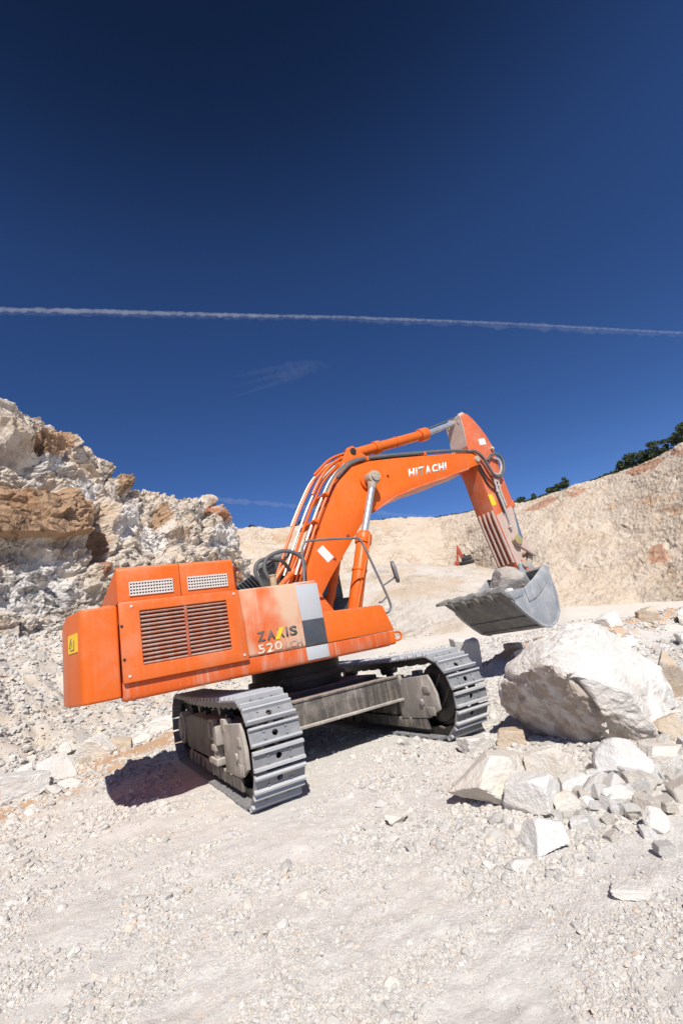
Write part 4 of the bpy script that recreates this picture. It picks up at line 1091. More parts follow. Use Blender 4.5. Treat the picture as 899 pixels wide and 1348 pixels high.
mb = MB(); mb.tube([(-0.35, -0.25, 2.55), (-0.2, -0.25, 2.75), (0.05, -0.2, 2.95), (0.32, -0.12, 3.12), (0.55, -0.05, 3.55)], 0.05); mb.tube([(-0.1, 0.0, 2.5), (0.12, 0, 2.9), (0.42, 0.05, 3.4)], 0.045); mb.tube([(-.3, .2, 2.6), (0.0, .2, 3.05), (.45, .2, 3.5)], .045)
mb.build('boom_foot_hose', M['orange'], EX)

# arm
ARM = [(5.72, 6.76), (5.80, 6.86), (5.95, 6.88), (6.12, 6.74), (6.28, 6.55), (6.46, 6.29), (6.60, 5.95), (6.63, 5.55), (6.62, 5.01), (6.70, 4.35), (6.60, 3.55), (6.50, 3.1), (6.44, 2.60), (6.34, 2.48), (6.22, 2.52), (6.17, 2.75), (5.93, 3.99), (5.80, 5.1), (5.62, 5.85), (5.68, 6.40)]
mb = MB(); mb.prism(ARM, -0.30, 0.30, 'y')
arm = mb.build('arm', M['orange_arm'], EX, 0.014)
mb = MB(); mb.prism([(6.615, 4.20), (6.66, 4.1), (6.60, 3.55), (6.50, 3.1), (6.44, 2.62), (6.34, 2.49), (6.22, 2.53), (6.17, 2.75), (5.96, 3.95)], -0.306, -0.295, 'y'); mb.build('worn_lower_side', M['arm_dust'], arm)
mb = MB(); mb.prism([(5.69, 6.78), (5.72, 6.40), (5.66, 5.9), (5.62, 5.9), (5.66, 6.4), (5.66, 6.8)], -0.29, 0.29, 'y'); mb.build('nose_plate', M['arm_dust'], arm)
for s in (-1, 1):
    mb = MB(); mb.prism([(5.64, 6.66), (5.72, 6.90), (5.88, 6.97), (6.04, 6.88), (5.95, 6.55), (5.72, 6.3)], s * 0.16, s * 0.23, 'y'); mb.build('cylinder_ear', M['arm_dust'], arm, 0.02)
for k in range(4):                                                  # guard bars on the underside
    y = -0.25 + k * 0.15; mb = MB(); mb.tube([(5.905, y, 4.10), (5.92, y, 3.9), (6.135, y, 2.80), (6.15, y, 2.72)], 0.036, sub=1); mb.build('guard_bar', M['arm_dust'], arm)
mb = MB(); mb.prism([(6.10, 6.12), (6.36, 6.17), (6.37, 5.99), (6.11, 5.94)], -0.305, -0.295, 'y'); mb.build('sticker', M['sticker_white'], arm)
mb = MB(); mb.prism([(5.86, 4.52), (6.03, 4.54), (6.08, 4.25), (5.91, 4.22)], -0.304, -0.295, 'y'); mb.build('yellow_sticker', M['yellow'], arm)
mb = MB(); mb.tube([(6.45, -.1, 6.35), (6.6, -.1, 6.45), (6.72, -.1, 6.2)], 0.012); mb.build('bracket_wire', M['steel_pipe'], arm)
mb = MB()
mb.tube([(5.5, -0.36, 5.69), (5.72, -0.40, 5.70), (5.94, -0.42, 5.52), (6.06, -0.42, 5.25), (6.18, -0.42, 5.03), (6.42, -0.42, 5.0), (6.62, -0.42, 5.2), (6.68, -0.42, 5.46), (6.56, -0.42, 5.63), (6.30, -0.40, 5.62), (6.14, -0.38, 5.46)], 0.036)
mb.build('looped_hose', M['rubber'], arm)
mb = MB(); mb.tube([(5.5, -0.30, 5.72), (5.78, -0.36, 5.72), (6.0, -0.38, 5.48), (6.12, -0.38, 5.2), (6.25, -0.38, 5.09), (6.45, -0.38, 5.09), (6.60, -0.38, 5.3), (6.58, -0.38, 5.5), (6.4, -0.36, 5.55)], 0.032); mb.build('looped_hose', M['steel_pipe'], arm)
for k, (pts_, r, mt) in enumerate((([(5.76, -.34, 5.3), (5.86, -.34, 4.98), (6.0, -.34, 4.72), (6.2, -.34, 4.6)], .022, 'black_rubber'), ([(5.84, -.34, 5.35), (5.95, -.34, 5.05), (6.1, -.34, 4.85), (6.24, -.34, 4.7)], .02, 'black_rubber'),
        ([(6.22, -.35, 4.98), (6.22, -.35, 4.6), (6.28, -.35, 4.2), (6.33, -.35, 3.75), (6.30, -.35, 3.55)], .032, 'steel_pipe'), ([(6.35, -.35, 4.95), (6.32, -.35, 4.6), (6.38, -.35, 4.2)], .03, 'steel_pipe'), ([(6.14, -.34, 4.7), (6.2, -.34, 4.3), (6.24, -.34, 4.0)], .018, 'black_rubber'))):
    mb = MB(); mb.tube(pts_, r); mb.build('arm_hose', M[mt], arm)
for p in ((6.27, 4.9), (6.33, 4.75), (6.2, 4.6), (6.32, 5.6), (6.5, 5.85), (6.3, 3.62)):
    mb = MB(); mb.box((p[0], -0.34, p[1]), (0.09, 0.09, 0.07), (0, .4, 0)); mb.build('hose_coupling', M['arm_dust'], arm, 0.01)

# bucket cylinder and linkage
mb = MB(); a, b_, c_ = Vector((6.74, 0, 5.75)), Vector((6.95, 0, 4.30)), Vector((6.98, 0, 3.1)); d = (b_ - a).normalized()
mb.cyl(a, b_, 0.125); mb.cyl(b_ - d * .12, b_ + d * .06, 0.155); mb.cyl(a - d * .12, a + d * .05, .15)
bc = mb.build('bucket_cylinder', M['orange_arm'], EX, 0.012)
mb = MB(); mb.cyl(b_, c_, 0.085); mb.build('rod', M['blue_rod'], bc)
mb = MB(); mb.cyl((6.34, -0.42, 3.26), (6.34, 0.42, 3.26), 0.10); mb.cyl((6.34, -0.43, 3.26), (6.34, -0.46, 3.26), 0.13)
lk = mb.build('link_pin', M['bushing'], EX, 0.01)
for s in (-1, 1):
    y = s * 0.37; mb = MB()
    mb.prism([(6.28, 3.38), (6.45, 3.36), (6.98, 3.02), (7.03, 2.86), (6.88, 2.80), (6.30, 3.14), (6.22, 3.26)], y - 0.04, y + 0.04, 'y')
    mb.build('tipping_link', M['arm_dust'], EX, 0.012)
mb = MB()
for s in (-1, 1): mb.prism([(6.86, 3.05), (7.02, 3.0), (6.72, 2.42), (6.58, 2.38), (6.56, 2.52)], s * 0.24 - 0.04, s * 0.24 + 0.04, 'y')
mb.cyl((6.93, -0.42, 2.93), (6.93, 0.42, 2.93), 0.075); mb.cyl((6.64, -0.38, 2.45), (6.64, .38, 2.45), .075)
mb.build('bucket_link', M['pin'], EX, 0.012)

# bucket
OUT = [(4.78, 1.99), (4.93, 1.78), (5.15, 1.55), (5.42, 1.32), (5.66, 1.15), (5.92, 1.08), (6.18, 1.17), (6.38, 1.38), (6.46, 1.70), (6.47, 2.05), (6.48, 2.38), (6.36, 2.48)]
INN = [(6.30, 2.42), (6.39, 2.30), (6.38, 2.05), (6.37, 1.72), (6.30, 1.44), (6.14, 1.26), (5.93, 1.18), (5.70, 1.24), (5.47, 1.40), (5.21, 1.63), (5.0, 1.86), (4.84, 2.03)]
mb = MB(); mb.prism(OUT + INN, -0.87, 0.87, 'y')
bucket = mb.build('bucket', M['bucket_belly'], EX, 0.006)
SIDE = [(4.76, 2.01), (4.93, 1.76), (5.15, 1.53), (5.42, 1.30), (5.66, 1.13), (5.92, 1.06), (6.19, 1.15), (6.40, 1.37), (6.48, 1.70), (6.49, 2.05), (6.50, 2.40), (6.38, 2.50), (6.26, 2.44), (5.86, 2.21), (5.44, 2.03)]
for s in (-1, 1):
    mb = MB(); mb.prism(SIDE, s * 0.875, s * 0.925, 'y'); sp = mb.build('side_plate', M['bucket'], bucket, 0.01)
    mb = MB(); y0, y1 = (s * 0.925, s * 0.945)
    mb.prism([(4.80, 2.0), (4.98, 1.82), (5.30, 1.88), (5.36, 2.0), (5.30, 2.03)], y0, y1, 'y')
    mb.prism([(5.40, 2.025), (5.86, 2.205), (6.26, 2.435), (6.38, 2.49), (6.46, 2.40), (6.36, 2.25), (6.26, 2.10), (6.05, 1.95), (5.72, 1.78), (5.44, 1.71), (5.41, 1.85)], y0, y1 + 0.01 * s, 'y')
    mb.build('side_wear_plate', M['bucket'], sp, 0.005)
    mb = MB()
    rim_o = SIDE[1:10]; cxy = Vector((5.85, 1.8)); rim_i = [tuple(Vector(p) + (cxy - Vector(p)).normalized() * 0.05) for p in rim_o]
    mb.prism(rim_o + rim_i[::-1], s * 0.925, s * 0.955, 'y'); mb.build('rim', M['bucket'], sp, 0.006)
mb = MB()
for x, z, a in ((5.30, 1.405, 0.0), (5.62, 1.16, 0.0), (6.10, 1.11, 0)): mb.box((x, 0, z), (0.05, 1.74, 0.03), (0, rad(38), 0))
mb.build('wear_bar', M['bucket_belly'], bucket, 0.006)
mb = MB()
mb.prism([(4.755, 2.035), (4.80, 1.955), (4.99, 1.78), (5.05, 1.86), (4.86, 2.06)], -0.93, 0.93, 'y')
mb.build('lip', M['bucket_dusty'], bucket, 0.008)
for k in range(5):
    y = -0.84 + k * 0.42
    w = 0.085
    vs = []
    for (x, z, ww) in ((4.90, 1.80, 1.15), (4.98, 1.95, 1.15), (4.62, 2.16, 1.0), (4.56, 2.02, 1.0)): vs.append((x, z, ww))
    mb = MB(); mb.prism([(5.02, 1.72), (5.0, 1.95), (4.72, 2.14), (4.58, 2.12), (4.60, 2.03)], y - 0.085, y + 0.085, 'y')
    tip = MB()
    tip.add([(4.62, y - .085, 2.01), (4.62, y + .085, 2.01), (4.68, y + .085, 2.15), (4.68, y - .085, 2.15), (4.33, y - .065, 2.01), (4.33, y + .065, 2.01), (4.34, y + .065, 2.075), (4.34, y - .065, 2.075)],
            [(0, 3, 2, 1), (4, 5, 6, 7), (0, 1, 5, 4), (2, 3, 7, 6), (1, 2, 6, 5), (0, 4, 7, 3)])
    ad = mb.build('tooth_adapter', M['bucket_belly'], bucket, 0.012)
    tip.build('tooth', M['bucket_belly'], ad, 0.01)
for s in (-1, 1):
    mb = MB(); mb.prism([(6.05, 2.2), (6.20, 2.66), (6.36, 2.74), (6.58, 2.62), (6.74, 2.5), (6.70, 2.36), (6.47, 2.2), (6.46, 1.95)], s * 0.36 - 0.03, s * 0.36 + 0.03, 'y')
    mb.build('hinge_ear', M['bucket'], bucket, 0.012)
mb = MB(); mb.cyl((6.34, -0.45, 2.63), (6.34, 0.45, 2.63), 0.09); mb.build('hinge_pin', M['pin'], bucket, 0.01)
mb = MB(); mb.prism([(6.26, 2.75), (6.42, 2.72), (6.50, 2.45), (6.36, 2.40)], -0.42, -0.395, 'y'); mb.build('hinge_guard', M['orange_arm'], bucket, 0.01)

# load in the bucket
place_rock(301, 5.75, -0.22, 0.92, 0.95, 0.85, 25, M['rock_dark'], 'angular grey rock carried in the excavator bucket', 'rock', name='rock', z=1.90, sink=0.1, planes=9, tilt=(0.2, -0.25), lo=.5)
for k, (x, y, s) in enumerate(((5.15, -0.70, .26), (5.05, -.35, .24), (5.0, 0.1, .25), (5.05, .5, .26), (5.2, .75, .22), (5.3, -.5, .3), (5.35, .35, .34), (5.9, .55, .4), (6.05, -.55, .25), (5.25, 0.0, .3), (5.6, -.65, .24))):
    place_rock(310 + k, x, y, s, s * .9, s * .8, k * 40, M['rock_white'], 'small stone heaped behind the teeth in the excavator bucket', 'stone', 'stones in the bucket', name='stone', level=3, z=1.92 if x < 5.3 else 1.84, sink=0.2)
for k in range(12):
    yy = -0.75 + (k % 4) * 0.42 + 0.12 * (k // 4) + random.uniform(-.05, .05)
    place_rock(350 + k, 4.80 + 0.06 * (k // 4), yy, 0.17, 0.14, 0.10, k * 50, M['rock_white'], 'small chalky stone lying on the lip between the bucket teeth', 'stone', 'stones on the bucket lip', name='stone', level=3, z=2.05 + 0.005 * k, sink=0.3)
for k, (x, y, s, z) in enumerate(((5.75, 0.3, .8, 1.62), (5.85, -.35, .75, 1.62), (5.55, .55, .5, 1.68), (5.45, -.5, .5, 1.7))):
    place_rock(330 + k, x, y, s, s * .9, s * .5, k * 40, M['rock_grey'], 'half buried stone under the load in the excavator bucket', 'stone', 'buried stones in the bucket', name='stone', level=3, z=z, sink=0.1)

# handrail and mirror
mb = MB()
mb.tube([(-0.22, -1.3, 2.55), (-0.17, -1.3, 2.85), (-0.15, -1.3, 3.12), (-0.09, -1.3, 3.27), (0.05, -1.3, 3.33), (0.9, -1.3, 3.33), (1.02, -1.3, 3.28), (1.09, -1.3, 3.14), (1.32, -1.3, 2.38), (1.38, -1.3, 2.14), (1.37, -1.3, 2.02), (1.26, -1.3, 1.96), (1.05, -1.3, 2.03)], 0.021, 10, 5)
mb.tube([(1.345, -1.3, 2.24), (1.22, -1.3, 2.16), (1.16, -1.3, 2.16)], 0.016)
mb.build('handrail', M['rail'], EX)
mb = MB(); mb.tube([(1.28, -1.3, 2.43), (1.38, -1.36, 2.47), (1.50, -1.44, 2.54), (1.54, -1.47, 2.60), (1.53, -1.48, 2.72)], 0.016)
mir = mb.build('mirror_arm', M['rail'], EX)
mb = MB()
ell = [(0.095 * math.cos(a) * (1 if abs(math.sin(a)) < .8 else .8), 0.2 * math.sin(a)) for a in [k * 2 * math.pi / 16 for k in range(16)]]
R_ = Matrix.Rotation(rad(62), 3, 'Z')
vs = []
for t in (-0.03, 0.03):
    for p in ell: vs.append(Vector((1.50, -1.48, 2.63)) + R_ @ Vector((p[0], t, p[1] + .0)) + Vector((-(p[1]) * 0.12, 0, 0)))
n_ = len(ell)
mb.add(vs, [tuple(range(n_)), tuple(range(2 * n_ - 1, n_ - 1, -1))] + [(i, n_ + i, n_ + (i + 1) % n_, (i + 1) % n_) for i in range(n_)])
mb.build('mirror_head', M['rail'], mir, 0.012)
# looped hoses behind the tank
mb = MB(); mb.tube([(-0.70, -0.85, 2.5), (-0.76, -0.9, 2.74), (-0.84, -0.9, 2.94), (-0.79, -0.9, 3.10), (-0.60, -0.88, 3.17), (-0.34, -0.85, 3.13), (-0.1, -0.6, 3.0)], 0.034, 10); mb.build('looped_hose', M['rubber'], EX)
mb = MB(); mb.tube([(-0.50, -0.9, 2.5), (-0.61, -0.9, 2.79), (-0.68, -0.9, 3.0), (-0.60, -0.9, 3.18), (-0.31, -0.9, 3.28), (-0.06, -0.9, 3.21), (0.05, -0.9, 3.06), (0.04, -0.85, 2.72), (0.0, -.8, 2.4)], 0.034, 10); mb.build('looped_hose', M['rubber'], EX)

# undercarriage
def under(o): o.rotation_euler = (0, 0, TH); return o
mb = MB(); mb.cyl((0, 0, 1.0), (0, 0, 1.44), 0.78, seg=40); mb.cyl((0, 0, 1.12), (0, 0, 1.22), 0.86, seg=40)
mb.build('swing_ring', M['black'], EX, 0.01)
mb = MB()
mb.span((-0.95, -1.05, 0.58), (0.95, 1.05, 1.0))
for sx in (-1, 1):
    for sy in (-1, 1):
        vs = [(sx * 0.62, sy * 0.9, 0.62), (sx * 1.02, sy * 0.9, 0.62), (sx * 1.02, sy * 0.9, 0.98), (sx * 0.62, sy * 0.9, 0.98), (sx * 0.8, sy * 1.28, 0.5), (sx * 1.35, sy * 1.28, 0.5), (sx * 1.35, sy * 1.28, 0.86), (sx * 0.8, sy * 1.28, 0.86)]
        mb.add(vs, [(0, 1, 2, 3), (4, 7, 6, 5), (0, 4, 5, 1), (2, 6, 7, 3), (1, 5, 6, 2), (0, 3, 7, 4)])
under(mb.build('carbody', M['black'], EX, 0.015))
mb = MB(); mb.prism([(0.97, -1.25), (1.45, -1.30), (1.42, 1.30), (0.97, 1.25)], 0.545, 0.578, 'z')
under(mb.build('bottom_flange', M['frame_pale'], EX, 0.005))
mb = MB(); mb.prism([(0.90, -1.0), (1.36, -1.24), (1.36, 1.24), (0.90, 1.0)], 0.90, 0.93, 'z'); mb.prism([(1.30, -1.2), (1.34, -1.2), (1.34, 1.2), (1.30, 1.2)], 0.58, 0.90, 'z')
under(mb.build('front_web', M['frame'], EX, 0.004))

SH_N = 52; Rp = 0.565; XC = 2.135
def track_pose(s):
    """point and tangent angle on the chain loop for arc length s"""
    Ls = 2 * XC; La = math.pi * Rp; T_ = 2 * Ls + 2 * La; s %= T_
    zc = 0.61
    if s < Ls:
        x = -XC + s; sag = 0.035 * math.sin(math.pi * s / Ls) ; return (x, zc + Rp - sag, 0.0)
    s -= Ls
    if s < La: a = s / Rp; return (XC + Rp * math.sin(a), zc + Rp * math.cos(a), a)
    s -= La
    if s < Ls: return (XC - s, zc - Rp, math.pi)
    s -= Ls; a = s / Rp
    return (-XC - Rp * math.sin(a), zc - Rp * math.cos(a), math.pi + a)
T_TOT = 4 * XC + 2 * math.pi * Rp
PITCH = T_TOT / SH_N

def shoe_mesh():
    mb = MB(); hl = PITCH / 2 - 0.013; hw = 0.30
    for x0, x1, y0, y1 in ((-hl, hl, 0.055, hw), (-hl, hl, -hw, -0.055), (0.045, hl, -0.055, 0.055), (-hl, -0.045, -0.055, 0.055)): pass
    # plate with a round hole
    k = 16; ring_in = [(0.036 * math.cos(2 * math.pi * i / k), 0.036 * math.sin(2 * math.pi * i / k)) for i in range(k)]
    def sq(a):
        c, s = math.cos(a), math.sin(a); m_ = max(abs(c) / hl, abs(s) / hw); return (c / m_, s / m_)
    cor = math.atan2(hw, hl)
    angs = [0, cor * .5, cor, (cor + math.pi / 2) / 2, math.pi / 2]
    angs = angs + [math.pi - a for a in angs[-2::-1]]; angs = angs + [math.pi + a for a in angs[1:-1]]
    n_ = len(angs)
    rin = [(0.036 * math.cos(a), 0.036 * math.sin(a)) for a in angs]; rout = [sq(a) for a in angs]
    vs = [(p[0], p[1], 0.0) for p in rin] + [(p[0], p[1], 0.0) for p in rout] + [(p[0], p[1], 0.02) for p in rin] + [(p[0], p[1], 0.02) for p in rout]
    fs = []
    for i in range(n_):
        j = (i + 1) % n_
        fs += [(i, j, n_ + j, n_ + i), (2 * n_ + i, 3 * n_ + i, 3 * n_ + j, 2 * n_ + j), (i, 2 * n_ + i, 2 * n_ + j, j), (n_ + i, n_ + j, 3 * n_ + j, 3 * n_ + i)]
    mb.add(vs, fs)
    for x in (-hl + 0.020, hl - 0.020):                             # grouser bars
        mb.add([(x - .022, -hw, .0205), (x + .022, -hw, .0205), (x + .022, hw, .0205), (x - .022, hw, .0205), (x - .012, -hw + .004, .064), (x + .012, -hw + .004, .064), (x + .012, hw - .004, .064), (x - .012, hw - .004, .064)],
               [(0, 3, 2, 1), (4, 5, 6, 7), (0, 1, 5, 4), (1, 2, 6, 5), (2, 3, 7, 6), (3, 0, 4, 7)])
    for x in (-.038, .038):
        for y in (-.13, .13): mb.cyl((x, y, .02), (x, y, .036), .014, seg=8)
    me = mb.mesh('track_shoe'); me.materials.append(M['shoe']); me.materials.append(M['grouser'])
    for p in me.polygons:
        if p.center.z > 0.021 and abs(p.center.x) > hl - 0.05: p.material_index = 1
    return me
SHOE = shoe_mesh()

for side in (-1, 1):
    yc = side * 1.445
    # chain: two link rails
    mb = MB()
    for yy in (-0.12, 0.12):
        n_ = 120; vs = []
        for i in range(n_):
            x, z, a = track_pose(T_TOT * i / n_)
            nx, nz = math.sin(a), math.cos(a)
            dep = 0.115 if (i % 3) else 0.09
            for (o_, w_) in ((-0.004, -.03), (-0.004, .03), (-dep, .03), (-dep, -.03)):
                vs.append((x + nx * o_, yc + yy + w_, z + nz * o_))
        fs = [(i * 4 + k, i * 4 + (k + 1) % 4, ((i + 1) % n_) * 4 + (k + 1) % 4, ((i + 1) % n_) * 4 + k) for i in range(n_) for k in range(4)]
        mb.add(vs, fs)
    chain = under(mb.build('track', M['chain'], EX))
    for i in range(SH_N):
        x, z, a = track_pose(PITCH * (i + 0.35))
        o = bpy.data.objects.new('track_shoe', SHOE); C.objects.link(o); o.parent = chain
        o.location = (x, yc, z); o.rotation_euler = (0, a, 0)
    # sprocket and idler
    mb = MB(); tee = [((0.47 if k % 2 else 0.415) * math.cos(2 * math.pi * k / 42), (0.47 if k % 2 else 0.415) * math.sin(2 * math.pi * k / 42)) for k in range(42)]
    mb.prism([(-XC + p[0], 0.61 + p[1]) for p in tee], yc - 0.05, yc + 0.05, 'y')
    sp = under(mb.build('sprocket', M['chain'], EX))
    mb = MB(); mb.cyl((-XC, yc - 0.22, 0.61), (-XC, yc + 0.22, 0.61), 0.29, seg=32); mb.cyl((-XC, yc - 0.25, 0.61), (-XC, yc + 0.25, 0.61), 0.2, seg=32)
    under(mb.build('drive_hub', M['frame_pale'], EX, 0.01))
    mb = MB(); mb.cyl((XC, yc - 0.07, 0.61), (XC, yc + 0.07, 0.61), 0.44, seg=40); mb.cyl((XC, yc - 0.12, 0.61), (XC, yc + 0.12, 0.61), 0.38, seg=40)
    under(mb.build('idler', M['chain'], EX, 0.01))
    # side frame
    mb = MB()
    prof = [(-1.75, 0.30), (1.35, 0.30), (1.35, 0.74), (0.9, 0.84), (-1.3, 0.88), (-1.75, 0.80)]
    mb.prism(prof, yc - 0.19, yc + 0.19, 'y')
    mb.prism([(-2.2, 0.42), (-1.7, 0.34), (-1.7, 0.84), (-2.2, 0.78)], yc - 0.17, yc + 0.17, 'y')
    tf = under(mb.build('track_frame', M['frame'], EX, 0.015))
    mb = MB()
    for f in (-1, 1):                                               # yoke plates that carry the idler
        mb.prism([(1.25, 0.27), (1.98, 0.30), (2.26, 0.42), (2.26, 0.64), (2.14, 0.92), (1.25, 0.86)], yc + f * 0.20, yc + f * 0.245, 'y')
        mb.prism([(1.20, 0.78), (1.40, 0.78), (1.40, .93), (1.20, .93)], yc + f * 0.15, yc + f * 0.25, 'y')
        mb.cyl((1.88, yc + f * 0.24, 0.52), (1.88, yc + f * 0.27, 0.52), 0.05, seg=16)
        mb.span((1.97, yc + f * 0.247, 0.34), (2.16, yc + f * 0.262, 0.46)); mb.span((1.97, yc + f * 0.247, 0.66), (2.14, yc + f * 0.262, 0.76))
    under(mb.build('idler_yoke', M['frame_pale'], EX, 0.01))
    mb = MB()
    for f in (-1, 1):
        mb.prism([(-1.4, 0.14), (1.9, 0.13), (1.9, 0.29), (-1.4, 0.29)], yc + f * 0.20, yc + f * 0.235, 'y')
        for k in range(9): mb.box((-1.1 + k * 0.32, yc + f * 0.24, 0.215), (0.05, 0.03, 0.15), (0, 0.35, 0))
    under(mb.build('roller_guard', M['frame'], EX, 0.006))
    for k in range(8):
        mb = MB(); mb.cyl((-1.6 + k * 0.46, yc - 0.16, 0.20), (-1.6 + k * 0.46, yc + 0.16, 0.20), 0.11, seg=18); under(mb.build('track_roller', M['chain'], EX, 0.006))
    for x in (-0.7, 0.75):
        mb = MB(); mb.cyl((x, yc - 0.14, 1.0), (x, yc + 0.14, 1.0), 0.075, seg=18); mb.span((x - .05, yc - .05, .82), (x + .05, yc + .05, .98)); under(mb.build('carrier_roller', M['chain'], EX, 0.006))
    if side < 0:                                                    # step brackets on the outer side of the near track
        mb = MB()
        mb.span((0.52, yc - 0.26, 0.62), (0.78, yc - 0.19, 0.90)); mb.span((0.60, yc - 0.30, 0.66), (0.70, yc - 0.255, 0.86))
        mb.span((0.80, yc - 0.32, 0.52), (1.05, yc - 0.19, 0.60)); mb.span((0.95, yc - 0.31, 0.60), (1.15, yc - 0.19, 0.84)); mb.span((0.60, yc - 0.32, 0.34), (1.10, yc - 0.19, 0.42)); mb.span((0.88, yc - .30, .42), (0.98, yc - .19, .54))
        st = under(mb.build('step_bracket', M['frame_pale'], EX, 0.008))
    else:
        mb = MB(); mb.prism([(0.2, 0.52), (0.95, 0.56), (1.22, 0.84), (0.4, 0.90)], yc - 0.222, yc - 0.19, 'y'); mb.prism([(0.95, .32), (1.1, .32), (1.22, .72), (1.0, .72)], yc - 0.26, yc - .19, 'y')
        under(mb.build('gusset_plate', M['frame'], EX, 0.008))

# ------------------------------------------------------------------ small excavator far off on the bench
fp = on_wall(45.8, 'bench')
FX = thing('excavator', 'tiny red excavator working far off on the quarry bench', 'excavator', tuple(fp + np.array([0, 0, 0.5])))
M['far_red'] = plain('weathered_red_paint', (0.36, 0.07, 0.035), 0.6)
ev = Vector((math.cos(rad(-45.8)), math.sin(rad(-45.8)), 0))      # sideways across the view
def fx_build(mb, name, mat, parent=FX):
    me = mb.mesh(name, 0.02); o = link(name, me, mat, parent); o.rotation_euler = (0, 0, rad(-45.8)) if parent is FX else (0, 0, 0); return o
mb = MB()
for s in (-1, 1): mb.prism([(-1.2, 0.0), (2.6, 0.0), (2.9, 0.35), (2.6, 0.8), (-1.2, 0.8), (-1.5, 0.35)], s * 1.2 - 0.3, s * 1.2 + 0.3, 'y')
fx_build(mb, 'track', M['chain'])
mb = MB(); mb.span((-0.6, -1.3, 0.95), (2.4, 1.3, 1.9)); mb.span((0.5, -1.3, 1.9), (2.4, 0.2, 2.3)); fx_build(mb, 'body', M['black'])
mb = MB(); mb.span((-0.5, 0.4, 1.9), (0.8, 1.35, 3.1)); fx_build(mb, 'cab', M['cab'])
mb = MB(); mb.prism([(-0.5, 1.6), (0.3, 1.6), (-0.1, 4.2), (-0.5, 5.6), (-1.1, 5.4), (-1.25, 4.0)], -0.35, 0.35, 'y'); fx_build(mb, 'boom', M['far_red'])
mb = MB(); mb.prism([(-0.5, 5.7), (-0.9, 5.9), (-1.7, 3.0), (-2.0, 1.2), (-1.5, 1.2)], -0.25, 0.25, 'y'); fx_build(mb, 'arm', M['far_red'])
mb = MB(); mb.prism([(-2.6, 0.2), (-1.7, 0.0), (-1.2, 0.5), (-1.35, 1.3), (-2.1, 1.5), (-2.7, 1.1)], -0.7, 0.7, 'y'); fx_build(mb, 'bucket', M['far_red'])

# ------------------------------------------------------------------ trees on the rim
m, nt, b = mat_new('pine_foliage'); n = N(nt)
oi = n.new('ShaderNodeObjectInfo')
c = n.mix(n.noise(0.9, 4, 0.6, n.pos()), (0.028, 0.045, 0.019), (0.075, 0.10, 0.04))
nt.links.new(c, b.inputs['Base Color']); b.inputs['Roughness'].default_value = 0.8
M['foliage'] = m
M['bark'] = plain('bark', (0.10, 0.07, 0.05), 0.9)
def crown_mesh(name, seed, h, w, base, n_leaf, size):
    r = np.random.default_rng(seed)
    nc = 9
    cz = r.uniform(base, h * 0.9, nc); t = (cz - base) / (h - base)
    rad_ = w * 0.5 * (0.35 + 0.65 * np.sin(np.pi * np.clip(t * 0.75 + 0.25, 0, 1)))
    a = r.uniform(0, 6.28, nc); rr = rad_ * r.uniform(0.1, 0.75, nc)
    cen = np.stack([rr * np.cos(a), rr * np.sin(a), cz], 1); cr = w * r.uniform(0.17, 0.30, nc)
    k = r.integers(0, nc, n_leaf)
    u = r.normal(size=(n_leaf, 3)); u /= np.linalg.norm(u, axis=1, keepdims=True)
    p = cen[k] + u * (cr[k] * r.uniform(0.5, 1.05, n_leaf))[:, None] * np.array([1, 1, 0.8])
    e1 = r.normal(size=(n_leaf, 3)); e1 /= np.linalg.norm(e1, axis=1, keepdims=True)
    e2 = np.cross(e1, r.normal(size=(n_leaf, 3))); e2 /= np.linalg.norm(e2, axis=1, keepdims=True)
    s = size * r.uniform(0.6, 1.3, n_leaf)[:, None]
    V = np.stack([p - e1 * s, p + e2 * s * .6, p + e1 * s, p - e2 * s * .6], 1).reshape(-1, 3)
    return mesh_np(name, V, np.arange(n_leaf * 4).reshape(-1, 4))
TREES = [  # azimuth, height, width, set back, label
    (20.9, 2.6, 3.2, 1, 'lone round bush on the rim at the left end of the far wall'),
    (27.1, 2.4, 3.0, 1, 'small round bush on the rim just left of the boom'),
    (54.0, 2.0, 3.2, 1, 'low bush on the rim just right of the arm, left of three'),
    (55.4, 2.2, 2.2, 1, 'small bush between the low bush and the pine clump'),
    (57.2, 2.6, 3.6, 1, 'left low pine of the middle clump on the rim'),
    (58.1, 3.2, 3.4, 2, 'middle pine of the clump right of the arm'),
    (58.9, 4.6, 3.4, 1, 'tallest pine of the middle clump on the rim'),
    (64.6, 3.4, 3.6, 1, 'lowest pine at the left end of the long row on the right rim'),
    (65.4, 4.4, 4.2, 1, 'second pine from the left in the long row on the right rim'),
    (66.2, 4.0, 4.2, 2, 'broad dark pine in the middle left of the right hand row'),
    (67.0, 4.2, 3.8, 1, 'mid row pine lower than the tall one beside it'),
    (67.9, 5.0, 4.4, 1, 'tall round pine in the middle right of the long row'),
    (68.8, 4.0, 2.2, 1, 'slim pine between the two tall ones of the right hand row'),
    (69.9, 5.6, 4.0, 2, 'tall dense pine near the right edge of the picture'),
    (70.9, 6.0, 4.2, 1, 'tallest pine of the row, cut by the right edge')]
for k, (a, h, w, sb, lab) in enumerate(TREES):
    p = on_wall(a) + np.append(pt(a, sb * 1.0, 0)[:2] - np.array([CX, CY]), 0) * 1.0
    bush = 'bush' in lab
    t = thing('bush' if bush else 'pine_tree', lab, 'bush' if bush else 'tree', (p[0], p[1], p[2] - 0.2), 'trees along the quarry rim')
    link('crown', crown_mesh('crown', 500 + k, h, w, h * (0.12 if bush else 0.25), 900, 0.26), M['foliage'], t)
    mb = MB(); mb.cyl((0, 0, -0.6), (0.1, 0, h * 0.7), 0.16, 0.05, 8); mb.build('trunk', M['bark'], t)
